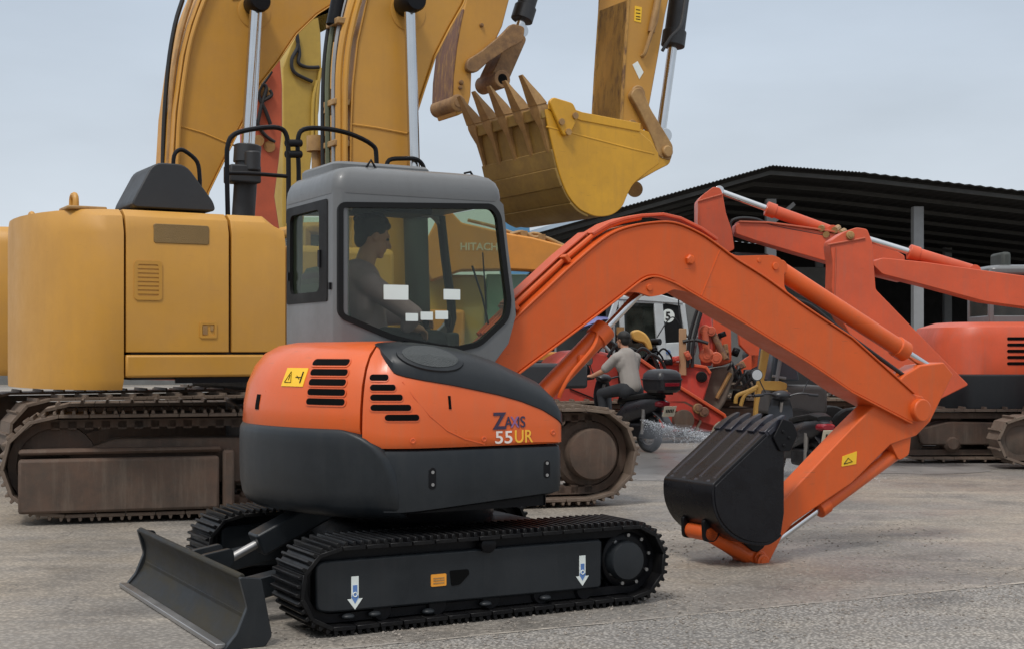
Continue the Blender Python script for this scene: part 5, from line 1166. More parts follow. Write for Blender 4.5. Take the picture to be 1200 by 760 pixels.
for j in range(9):                                       # purlins run across under the sheets
    y = .25 + j * 2.9
    k = MB()
    for a, b in ((eave, ridge), (ridge, right), (right, fr_r)):
        m0 = [(p.x, p.y + y, p.z - .10) for p in (a, b)]; k.prism([(m0[0][0], m0[0][2] - .12), (m0[1][0], m0[1][2] - .12), (m0[1][0], m0[1][2]), (m0[0][0], m0[0][2])], y, y + .12)
    k.build('purlin', M['purlin'], roofo)
def post(px, Y, top, m=M['post'], wd=.16):
    p = L3(px, 410, Y); k = MB(); k.bx(p.x - wd, p.x + wd, p.y - wd, p.y + wd, 0, top); k.bx(p.x - wd * 1.6, p.x + wd * 1.6, p.y - wd * 1.6, p.y + wd * 1.6, 0, .08); k.build('post', m, shed, .01)
post(903, 44, 6.3); post(646, 43, 4.55); post(1075, 43.5, 6.0); post(1210, 43.5, 5.2); post(760, 54, 5.2); post(960, 60, 5.8); post(1110, 60, 6.0)
k = MB(); q = L3(903, 262, 43.9); k.prism([(q.x, 5.4), (q.x + .8, 6.1), (q.x + .72, 6.2), (q.x - .06, 5.5)], q.y - .05, q.y + .05); k.build('brace', M['post'], shed)
p = L3(655, 410, 60); k = MB(); k.prism([(eave.x, 0), (fr_r.x, 0), (fr_r.x, fr_r.z - .03), (right.x, right.z - .03), (ridge.x, ridge.z - .03), (eave.x, eave.z - .03)], DEP - .3, DEP - .1); k.build('back_wall', M['roof'], shed)
p = L3(862, 410, 52); p2 = L3(1002, 410, 52); k = MB(); k.bx(p.x, p2.x, p.y, p.y + .2, 0, 4.6); k.bx(p.x + 1.2, p.x + 1.25, p.y - .02, p.y + .1, 0, 4.6); k.build('partition_wall', M['shedwall'], shed, .02)
k = MB(); a = L3(606, 279, 41.8); b = L3(712, 249, 41.8)
k.prism([(a.x, a.z - .02), (b.x, b.z - .02), (b.x, b.z + .12), (a.x, a.z + .10)], a.y - .05, a.y + .05); k.build('pale_fascia', M['roof_pale'], shed)
k = MB(); p = L3(607, 290, 41); k.bx(p.x - .55, p.x + .35, p.y, p.y + .5, p.z - 1.6, p.z + .9); k.bx(p.x - .3, p.x + .0, p.y + .1, p.y + .3, 0, p.z - 1.59); k.build('blue_tank', mat('blue_paint', (.07, .20, .34), .5), shed, .05)
# low grey buildings and a wall close the yard behind
wall = MB(); wall.bx(-40, 3.5, 57.5, 57.8, 0, 2.3); wall.bx(-40, 3.5, 57.4, 57.9, 2.303, 2.4)
tag(wall.build('yard_wall', M['shedwall']), 'long plain grey wall closing the yard behind the parked machines', 'wall')

# ------------------------------------------------------------------ amber excavator with lettered boom, seen past the grey cab
hf = Fr(-.35, 25.0, 6)
amb = thing('excavator', 'amber excavator with pale lettering on its level boom and green cab glass', 'excavator', (hf.x, hf.y, 0), hf.d)
for s_ in (-1, 1): big_track(amb, 0, -1.7, 1.5, s_ * 1.1 - .25, s_ * 1.1 + .25, .38, 34, M['track_brown'], M['brown_frame'], s_, False)
body_shell(amb, -2.4, -.6, 1.25, 1.0, 2.3, M['amber'], M['bluegreen_hood'])
hb = hf.PP([(520, 240), (540, 262), (597, 275), (622, 279), (665, 290), (700, 305), (706, 325), (662, 320), (597, 317), (540, 318), (505, 330), (490, 300)], -1.1)
k = MB(); k.prism(hb, -1.3, -.85); bm_ = k.build('boom', M['amber'], amb, .03)
k = MB()
k.tube(crom([hf.P3(x, y, -1.2) for x, y in ((598, 275), (612, 272), (625, 278), (640, 279), (660, 288), (690, 300))], 4), .035, 8); k.tube(crom([hf.P3(x, y, -1.05) for x, y in ((548, 258), (580, 266), (610, 276), (630, 274), (655, 290))], 4), .03, 8)
k.build('hose', M['worn'], bm_)
k = MB(); 
for x, y in ((613, 276), (634, 280)): k.box(hf.P3(x, y, -1.1), (.12, .3, .14))
k.build('pipe_clamp', M['worn'], bm_)
o_ = hf.P(539, 293, -1.3); text_part('lettering', 'HITACHI', .18, M['chalk'], bm_, (o_[0], -1.306, o_[1]), depth=.002, squash=1.0, bold=.004)
a_ = hf.P(596, 350, -1.15); b_ = hf.P(640, 319, -1.15)
k = MB(); k.bx(hf.P(560, 340, -.9)[0], hf.P(666, 340, -.9)[0], -.8, .55, 1.0, 1.42); k.build('cab_base', M['amber'], amb, .04)
k = MB(); k.bx(hf.P(490, 340, -.9)[0], hf.P(568, 340, -.9)[0], -.95, .6, 1.05, hf.P(540, 322, -.9)[1]); k.build('side_housing', M['olive'], amb, .06)
k = MB(); x0_, x1_ = hf.P(570, 340, -.8)[0], hf.P(619, 340, -.8)[0]; k.bx(x0_, x1_, -.82, .5, 1.43, b_[1] - .02); k.build('window', M['glass_green'], amb, .02)
k = MB(); k.bx(x1_ + .005, x1_ + .06, -.85, .5, 1.43, b_[1]); k.bx(x1_ + .07, x1_ + .5, -.6, .5, 1.43, b_[1] - .35); k.build('cab_post', M['black'], amb, .01)
for i in range(4):
    k = MB(); k.cyl((x1_ + .12 + i * .11, -.66, 1.6), (x1_ + .10 + i * .11, -.66, 2.2 - i * .12), .028, seg=8); k.build('valve_line', M['steel'], amb)

# ------------------------------------------------------------------ white-cabbed excavator with the number disc
nf = Fr(2.75, 27.5, 12)
whi = thing('excavator', 'white excavator cab with a number 5 disc on its dark rear pane', 'excavator', (nf.x, nf.y, 0), nf.d)
for s_ in (-1, 1): big_track(whi, 0, -1.7, 1.7, s_ * 1.1 - .25, s_ * 1.1 + .25, .38, 34, M['track_brown'], M['brown_frame'], s_, False)
def npp(pts, v=-1.0): return nf.PP(pts, v)
k = MB(); 
def bar(k, a, b, w0, v, t=.08, w1=None):
    a = Vector(nf.P(*a, v)); b = Vector(nf.P(*b, v)); d_ = (b - a).normalized(); n_ = Vector((-d_.y, d_.x)); w1 = w1 or w0
    k.prism([tuple(a + n_ * w0), tuple(a - n_ * w0), tuple(b - n_ * w1), tuple(b + n_ * w1)], v, v + t)
for v in (-1.0, .62):
    for a, b, w_ in (((706, 408), (725, 345), .05), ((725, 350), (780, 352), .07), ((771, 346), (777, 425), .09), ((728, 348), (731, 420), .05), ((706, 408), (708, 425), .05), ((778, 352), (800, 356), .05), ((800, 356), (806, 400), .05)): bar(k, a, b, w_, v + (.0 if w_ != .07 else .003))
k.prism(npp([(775, 402), (807, 400), (808, 428), (776, 428)]), -.995, .70); k.prism(npp([(704, 419), (775, 421), (775, 436), (704, 436)]), -.99, .69)
k.prism(npp([(724, 347), (775, 345.5), (800, 353), (800, 356), (724, 351)]), -1.02, .72)
wc = k.build('cab', M['white'], whi, .015)
k = MB(); k.prism(npp([(709, 412), (727, 353), (770, 354), (774, 420), (709, 420)]), -.93, -.925); k.build('side_window', M['glass_bg'], wc)
k = MB(); k.prism(npp([(709, 412), (727, 353), (770, 354), (774, 420), (709, 420)]), .66, .665); k.build('side_window', M['glass_bg'], wc)
k = MB(); k.prism(roundpoly(npp([(775, 353), (798, 357), (803, 400), (778, 401)]), .04), -.96, -.94); k.build('rear_pane', M['seal'], wc)
u, z = nf.P(783, 370, -.965); k = MB(); k.lathe((u, -.962, z), (0, -1, 0), [(0, .13), (.006, .13), (.007, .001)], 30); dsc = k.build('number_disc', M['white_st'], wc)
text_part('number', '5', .22, M['seal'], dsc, (u - .06, -.974, z - .078), depth=.001, bold=.006)
k = MB(); u, z = nf.P(783, 412, -1.0); k.cyl((u, -1.0, z), (u, -1.012, z), .045, seg=16); k.build('round_badge', M['blue_st'], wc)
k = MB(); k.bx(nf.P(715, 400, 0)[0], nf.P(735, 400, 0)[0], -.4, .3, 1.2, 1.75); k.bx(nf.P(714, 400, 0)[0], nf.P(720, 400, 0)[0], -.4, .3, 1.7, 2.4); k.build('seat', M['seat'], wc, .05)
k = MB(); k.prism(npp([(808, 440), (800, 358), (812, 345), (850, 352), (872, 372), (880, 440)]), -.9, .9); k.build('engine_housing', M['shedwall'], whi, .06)
k = MB(); k.bx(-1.6, 2.0, -1.0, 1.0, .85, 1.15); k.build('deck', M['bluegreen_hood'], whi, .03)
k = MB(); k.tube(crom([nf.P3(*p, -1.3) for p in ((806, 395), (797, 380), (786, 372), (770, 395))] , 5), .012, 6); k.tube(crom([nf.P3(*p, -1.3) for p in ((795, 345), (797, 375), (806, 395), (815, 365))], 5), .014, 6); k.build('cable', M['hose'], whi)
# stacked black attachment parts and a small yellow engine in front of it
ef = Fr(2.3, 24.3, 0)
eng = thing('engine_block', 'black engine with a yellow casing standing before the white cab', 'engine', (ef.x, ef.y, 0), 0)
rnd = random.Random(4)
k = MB(); a_ = ef.P(716, 400); b_ = ef.P(766, 430); k.bx(a_[0], b_[0], -.4, .5, b_[1] - .1, a_[1] - .25)
for i in range(16):
    c = (rnd.uniform(a_[0], b_[0]), rnd.uniform(-.45, -.2), rnd.uniform(b_[1] + .02, a_[1] + .05)); k.cyl(c, (c[0] + rnd.uniform(-.2, .2), c[1] - .12, c[2] + rnd.uniform(-.12, .12)), rnd.uniform(.04, .09), seg=10)
for i in range(7):
    c = Vector((rnd.uniform(a_[0], b_[0]), -.5, rnd.uniform(b_[1], a_[1]))); k.tube(crom([c, c + Vector((.12, -.05, .14)), c + Vector((.26, 0, .02)), c + Vector((.3, 0, -.15))], 4), .02, 6)
k.build('engine', M['black'], eng, .01)
k = MB(); k.prism(roundpoly(ef.PP([(736, 389), (743, 386), (752, 390), (758, 398), (761, 409), (756, 411), (751, 402), (744, 401), (738, 398)]), .06), -.62, -.3); k.build('yellow_casing', M['fork'], eng, .03)
k = MB(); k.cyl(ef.P3(727, 392, -.5), ef.P3(727, 383, -.5), .07, seg=12); k.build('filter', M['worn'], eng)
k = MB(); k.bx(a_[0] - .1, b_[0] + .1, -.5, .6, 0, b_[1] - .1); k.build('stand', M['brown_frame'], eng, .03)

# ------------------------------------------------------------------ red machines
rf_ = Fr(1.45, 22.3, 8)
red = thing('excavator', 'red excavator with a rounded tail whose long boom slopes down to the wet ground', 'excavator', (rf_.x, rf_.y, 0), rf_.d)
def rp(pts, v): return rf_.PP(pts, v)
for s_ in (-1, 1): big_track(red, 0, -1.5, 1.1, s_ * .85 - .2, s_ * .85 + .2, .30, 30, M['track_brown'], M['brown_frame'], s_, False)
k = MB(); k.prism(roundpoly(rp([(640, 480), (640, 440), (655, 420), (672, 411), (695, 409), (716, 414), (728, 425), (733, 445), (733, 480)], -.7), .08), -.7, .75); hd = k.build('body', M['red'], red, .06)
u, z = rf_.P(682, 434, -.7); k = MB(); k.lathe((u, -.7, z), (0, -1, 0), [(0, .13), (.02, .13), (.03, .09), (.01, .08), (.01, .001)], 24); k.build('round_cap', M['black'], hd)
k = MB(); k.tube([rf_.P3(*p, -.72) for p in ((668, 419), (668, 455), (700, 468), (726, 455), (724, 425))], .012, 6); k.build('panel_seam', M['black'], hd)
k = MB(); k.tube(crom([rf_.P3(*p, -.75) for p in ((690, 410), (700, 402), (708, 405), (716, 414))], 5), .03, 8); k.build('hose', M['steel'], hd)
bmR = rp([(728, 416), (742, 418), (790, 452), (846, 487), (850, 497), (838, 500), (792, 482), (765, 470), (733, 452)], -1.0)
k = MB(); k.prism(bmR, -1.05, -.65); rb = k.build('boom', M['red'], red, .02)
k = MB(); k.ribbon(bmR[1:5], -1.1, -.6, .05); k.build('flange_plate', M['salmon'], rb, .01)
k = MB(); k.prism(rp([(774, 470), (845, 492), (845, 505), (772, 505), (760, 490)], -.95), -.98, -.6); k.build('stick', M['red'], red, .02)
for px, py in ((817, 478), (824, 482)): pin(rb, rf_.P(px, py, -1.05), .08, -1.12, -.6, M['rust_dark'])
# red loader arms with a big open bucket plate
kf = Fr(3.4, 22.6, -6)
rl = thing('excavator', 'red excavator with upright stick, curled links and a grey-brown bucket', 'excavator', (kf.x, kf.y, 0), kf.d)
def kp(pts, v=-.4): return kf.PP(pts, v)
for s_ in (-1, 1): big_track(rl, 0, -.6, 2.2, s_ * .8 + .9 - .2, s_ * .8 + .9 + .2, .30, 30, M['track_brown'], M['brown_frame'], s_, False)
k = MB(); k.bx(.5, 2.4, .3, 1.6, .75, 1.45); k.build('body', M['bluegreen_hood'], rl, .08)
k = MB(); k.prism(kp([(836, 372), (848, 364), (857, 374), (858, 424), (847, 428), (836, 430)]), -.25, .05); k.build('stick', M['salmon'], rl, .02)
k = MB(); k.prism(kp([(820, 365), (834, 370), (836, 405), (834, 428), (822, 428), (818, 400)], -.6), -.62, -.35); st_ = k.build('upright_arm', M['red'], rl, .02)
for px, py, rr in ((826, 387, .09), (828, 416, .12), (839, 419, .10), (833, 388, .08)): pin(rl, kf.P(px, py, -.6), rr, -.70, -.3, M['redor'])
k = MB(); k.cyl(kf.P3(826, 388, -.66), kf.P3(829, 418, -.66), .06); k.build('tipping_link', M['redor'], rl)
k = MB(); k.cyl(kf.P3(835, 390, -.62), kf.P3(850, 420, -.62), .055); k.build('tipping_link', M['rust_dark'], rl)
k = MB(); k.prism(kp([(772, 420), (776, 424), (800, 424), (828, 428), (834, 436), (824, 470), (812, 473), (795, 455), (776, 448)], -.7), -.72, -.3); pl_ = k.build('side_frame', M['red'], rl, .03)
k = MB(); k.ribbon(kp([(772, 422), (800, 424), (828, 428), (834, 436)], -.7)[::-1], -.76, -.26, .05); k.build('flange_plate', M['salmon'], pl_, .01)
pin(pl_, kf.P(822, 441, -.7), .09, -.78, -.25, M['seal'])
k = MB(); k.prism(roundpoly(kp([(828, 432), (858, 428), (860, 440), (850, 470), (836, 490), (822, 482), (822, 460)], -.3), .1), -.45, .5); bkr = k.build('bucket', M['tan_bucket'], rl, .03)
k = MB(); k.tube([kf.P3(856, 436, -.47), kf.P3(840, 466, -.47)], .035, 6); k.build('bucket_edge', M['worn'], bkr)
k = MB(); k.prism(kp([(866, 382), (882, 376), (890, 398), (902, 404), (904, 420), (890, 430), (870, 440), (862, 430), (880, 416), (868, 404)], -.1), .3, .6); k.build('linkage_plate', M['salmon'], rl, .02)
k = MB()
for pts in ([(806, 430), (808, 395), (818, 360)], [(811, 430), (813, 400), (822, 365)], [(800, 400), (815, 398), (830, 402)]): k.tube(crom([kf.P3(*p, -.8) for p in pts], 5), .028, 8)
k.build('hose', M['hose'], rl)
rnd = random.Random(9)
for px, py, w_, h_, ml, v in ((842, 404, 7, 26, 'redor', -.5), (851, 412, 5, 18, 'rust_dark', -.5), (846, 392, 9, 6, 'black', -.52), (862, 412, 8, 10, 'black', -.1), (868, 428, 10, 8, 'rust_dark', -.1), (876, 436, 9, 7, 'bluegreen_hood', .1), (860, 440, 10, 14, 'bluegreen_hood', .2), (880, 452, 12, 10, 'brown_frame', .1), (890, 418, 6, 22, 'bluegreen_hood', .6), (872, 398, 6, 12, 'post', .7), (806, 416, 6, 10, 'redor', -.78), (792, 420, 8, 6, 'red', -.78), (814, 404, 5, 22, 'post', -.5), (783, 424, 10, 7, 'black', -.8), (866, 464, 16, 12, 'black', -.2), (848, 470, 10, 16, 'brown_frame', .1)):
    u_, z_ = kf.P(px, py, v); q_ = .0143; k = MB(); Rr = Matrix.Rotation(rnd.uniform(-.5, .5), 3, 'Y'); k.box((u_, v, z_), (w_ * q_, .18, h_ * q_), Rr); k.cyl((u_, v - .12, z_), (u_, v + .12, z_), min(w_, h_) * q_ * .42, seg=12); k.build('bracket', M[ml], rl, .02)
for j in range(5):
    a_ = Vector(kf.P3(842 + j * 9, 448 + j * 3, -.35)); b_ = Vector(kf.P3(858 + j * 8, 425 + j * 6, -.35)); k = MB(); k.tube(crom([a_, a_.lerp(b_, .4) + Vector((.1, -.1, .15)), b_, b_ + Vector((.12, 0, -.35))], 5), .022, 6); k.build('hose', M['hose'], rl)
for px, py in ((741, 421), (752, 428), (700, 412), (712, 418)):
    a_ = Vector(rf_.P3(px, py, -.9)); k = MB(); k.tube(crom([a_, a_ + Vector((.14, -.06, .18)), a_ + Vector((.32, -.04, .05)), a_ + Vector((.42, 0, -.2))], 5), .025, 6); k.build('hose', M['hose'], red)
k = MB(); k.box(kf.P3(800, 412, -.75), (.12, .1, .75)); k.build('wooden_prop', mat('bare_timber', (.36, .22, .12), .8, bump=.2, stretch=(1, 1, .2)), rl, .008)
so = MB(); so.ell(Vector((0, 0, .22)), (.16, .15, .24)); tag(so.build('stone', mat('pale_stone', (.33, .28, .20), .85, bump=.5, bscale=12)), 'small pale boulder lying at the tip of the sloping red boom', 'stone').location = ((846 - 600) / FPX * 19.6, 19.6, -.02)

# ------------------------------------------------------------------ warm yellow lift frame on the right
yf = Fr(4.1, 19.6, 6)
lift = thing('forklift', 'warm yellow forklift frame with dark windows behind the black bucket', 'forklift', (yf.x, yf.y, 0), yf.d)
def yp(pts, v=-.5): return yf.PP(pts, v)
for v in (-.5, .45):
    k = MB(); k.prism(roundpoly(yp([(898, 405), (903, 407), (897, 440), (895, 446), (915, 446), (923, 449), (922, 456), (915, 457), (906, 457), (893, 456), (889, 475), (888, 500), (883, 500), (886, 462), (890, 435), (894, 408)], v), .03), v, v + .09); k.build('side_frame', M['fork'], lift, .015)
    k = MB(); k.prism(roundpoly(yp([(909, 457), (925, 456), (921, 464), (916, 472), (915, 500), (908, 500)], v), .04), v + .003, v + .087); k.build('front_leg', M['fork'], lift, .015)
k = MB(); k.bx(yf.P(893, 450, 0)[0], yf.P(960, 450, 0)[0], -.38, .43, .55, .95); k.build('chassis', M['shedwall'], lift, .05)
k = MB(); k.prism(yp([(903, 446), (908, 405), (930, 404), (938, 446)], -.38), -.36, .4); k.build('window', mat('blue_grey_glass', (.09, .115, .14), .12), lift, .03)
k = MB(); k.tube([yf.P3(917, 405, -.45), yf.P3(910, 446, -.45)], .03, 8); k.tube([yf.P3(905, 440, -.45), yf.P3(921, 443, -.45)], .02, 8); k.build('grab_bar', M['post'], lift)
k = MB()
for pts in ([(888, 452), (876, 458), (864, 463), (862, 472)], [(886, 455), (873, 462), (868, 475)]): k.tube(crom([yf.P3(*p, -.52) for p in pts], 4), .028, 8)
k.build('guard_rail', M['fork'], lift)
for u_ in (.15, .95):
    for v in (-.5, .4):
        k = MB(); k.lathe((u_ - .3, v, .32), (0, 1, 0), [(0, .2), (.02, .3), (.05, .32), (.13, .32), (.16, .3), (.18, .2)], 24); k.build('wheel', M['tyre'], lift)

# ------------------------------------------------------------------ orange booms on the right
qf = Fr(6.5, 18.6, 0)
exr = thing('excavator', 'orange-red excavator at the right whose folded stick reaches out level before the shed', 'excavator', (qf.x, qf.y, 0), 0)
def qp(pts, v=0): return qf.PP(pts, v)
for s_ in (-1, 1): big_track(exr, 0, -1.4, 1.6, s_ * .9 - .22, s_ * .9 + .22, .32, 30, M['track_brown'], M['brown_frame'], s_, False)
k = MB(); k.loft([[(a_, b_, z_) for a_, b_ in rrect(-.9 + i, 1.7 - i, -.95 + i, .95 - i, .5, 6)] for i, z_ in ((.06, .72), (0, .8), (0, 1.6), (.06, 1.75), (.25, 1.82))]); k.build('body', M['salmon'], exr)
k = MB(); k.loft([[(a_, b_, z_) for a_, b_ in rrect(-.93 + i, 1.73 - i, -.98 + i, .98 - i, .52, 6)] for i, z_ in ((.06, .66), (0, .70), (0, 1.12), (.02, 1.14))]); k.build('side_skirt', M['grey_dark'], exr)
for i in range(5):
    k = MB(); k.prism(rrect(-.1, .5, 1.26 + i * .08, 1.30 + i * .08, .02), -.956, -.94); k.build('vent_slot', M['hollow_shade'], exr)
simple_cab(exr, .0, 1.4, .0, .9, 1.6, 2.6, M['grey_cab'], M['glass_bg'])
k = MB(); k.prism(roundpoly(qp([(862, 263), (868, 260), (900, 262), (945, 268), (978, 274), (1030, 282), (1060, 300), (1060, 330), (1010, 318), (970, 307), (925, 294), (885, 282), (862, 274)], -.15), .03), -.17, .17); sr = k.build('stick', M['salmon'], exr, .02)
k = MB(); k.ribbon(qp([(866, 261), (900, 262), (945, 268), (985, 274)], -.17), -.20, .20, .025); k.build('flange_plate', M['redor'], sr, .006)
k = MB(); k.prism(roundpoly(qp([(818, 262), (818, 235), (824, 228), (836, 219), (844, 220), (847, 227), (851, 250), (858, 270), (861, 292), (845, 300), (834, 320), (820, 330)], -.2), .03), -.19, .19); br = k.build('boom', M['salmon'], exr, .025)
k = MB(); k.prism(roundpoly(qp([(822, 303), (845, 298), (1010, 405), (1080, 440), (1060, 470), (1000, 438), (836, 332)], .0), .05), -.15, .15); k.build('boom_base', M['salmon'], exr, .025)
k = MB(); k.tube([qf.P3(818, 236, -.20), qf.P3(846, 228, -.20)], .012, 6); k.tube([qf.P3(819, 240, -.20), qf.P3(821, 290, -.20)], .008, 6); k.build('weld_seam', M['redor'], br)
hyd(exr, 'stick_cylinder', qf.P3(974, 272, -.05), qf.P3(842, 224, -.05), .58, .085, .042, M['salmon'], 1.3)
k = MB(); k.tube(crom([qf.P3(*p, -.15) for p in ((858, 280), (856, 262), (866, 256), (886, 257), (905, 264), (950, 273), (972, 277))], 5), .022, 8); k.build('hose', M['hose'], sr)
k = MB()
for x, y in ((962, 268), (968, 275), (978, 270), (985, 274)): k.cyl(qf.P3(x, y, -.2), qf.P3(x + 4, y - 3, .1), .045, seg=8)
k.build('hose_clamp', M['worn'], sr)
k = MB(); k.prism(roundpoly(qp([(857, 296), (900, 298), (910, 330), (858, 330)], .1), .05), .0, .3); k.build('linkage_plate', M['bluegreen_hood'], exr, .02)
ff = Fr(7.4, 16.6, 0)
ex2 = thing('excavator', 'orange-red excavator at the right edge with only its upright boom head showing', 'excavator', (ff.x, ff.y + 1.0, 0), 0)
def f2(p): return [(a_, b_) for a_, b_ in p]
gf = Fr(ff.x, ff.y + 1.0, 0)
for s_ in (-1, 1): big_track(ex2, 0, -1.2, 1.6, s_ * .8 - .2, s_ * .8 + .2, .30, 30, M['track_brown'], M['brown_frame'], s_, False)
k = MB(); k.loft([[(a_, b_, z_) for a_, b_ in rrect(-.7 + i, 1.7 - i, -.9 + i, .9 - i, .5, 6)] for i, z_ in ((.06, .68), (0, .75), (0, 1.5), (.06, 1.65), (.25, 1.72))]); k.build('body', M['salmon'], ex2)
simple_cab(ex2, .1, 1.4, .0, .85, 1.5, 2.5, M['grey_cab'], M['glass_bg'])
k = MB(); k.prism(roundpoly(gf.PP([(969, 288), (970, 283), (985, 273), (1000, 268), (1012, 270), (1018, 285), (1022, 340), (1100, 420), (1130, 450), (1090, 470), (1020, 440), (976, 365), (971, 340), (972, 310)], -.95), .03), -1.12, -.75); b2_ = k.build('boom', M['salmon'], ex2, .025)
k = MB(); k.tube([gf.P3(970, 287, -1.13), gf.P3(1014, 279, -1.13)], .012, 6); k.tube([gf.P3(980, 290, -1.13), gf.P3(978, 350, -1.13)], .008, 6); k.build('weld_seam', M['redor'], b2_)
pin(b2_, gf.P(996, 276, -1.12), .05, -1.16, -.7, M['worn'])
k = MB(); k.prism(roundpoly(gf.PP([(1016, 308), (1030, 303), (1080, 308), (1150, 318), (1240, 330), (1240, 366), (1150, 354), (1080, 335), (1030, 322)], -.95), .03), -1.10, -.78); k.build('stick', M['salmon'], ex2, .02)
hyd(ex2, 'stick_cylinder', gf.P3(1140, 318, -.93), gf.P3(1003, 276, -.93), .55, .08, .04, M['salmon'], 1.2)

# ------------------------------------------------------------------ violet-blue tarpaulin shelter
tf = Fr(1.75, 26.6, 0)
sh_ = thing('tarp_shelter', 'violet-blue tarpaulin shelter on thin poles half hidden behind the orange boom', 'shelter', (tf.x, tf.y, 0), 0)
k = MB(); a_ = tf.P(636, 402); b_ = tf.P(700, 372); c_ = tf.P(718, 392); rows = []
for i in range(13):
    t = i / 12; row = []
    for j in range(9):
        q = j / 8; x = lerp(a_[0] - .1, c_[0], t); z = lerp(a_[1], b_[1] - .05, min(1, t * 1.2)) - .09 * math.sin(math.pi * q) * math.sin(math.pi * t) + .10 * q
        row.append((x, -1.0 + 2.2 * q, z))
    rows.append(row)
k.loft(rows, closed=False, cap=False); tp = k.build('tarp', M['tarp'], sh_); m_ = tp.modifiers.new('thickness', 'SOLIDIFY'); m_.thickness = .012
for x, z in ((a_[0], a_[1] - .02), (c_[0] - .05, b_[1] - .08)):
    for v in (-.97, 1.17):
        k = MB(); k.cyl((x, v, 0), (x, v, z + (.1 if v > 0 else 0)), .025, seg=10); k.build('pole', M['post'], sh_)

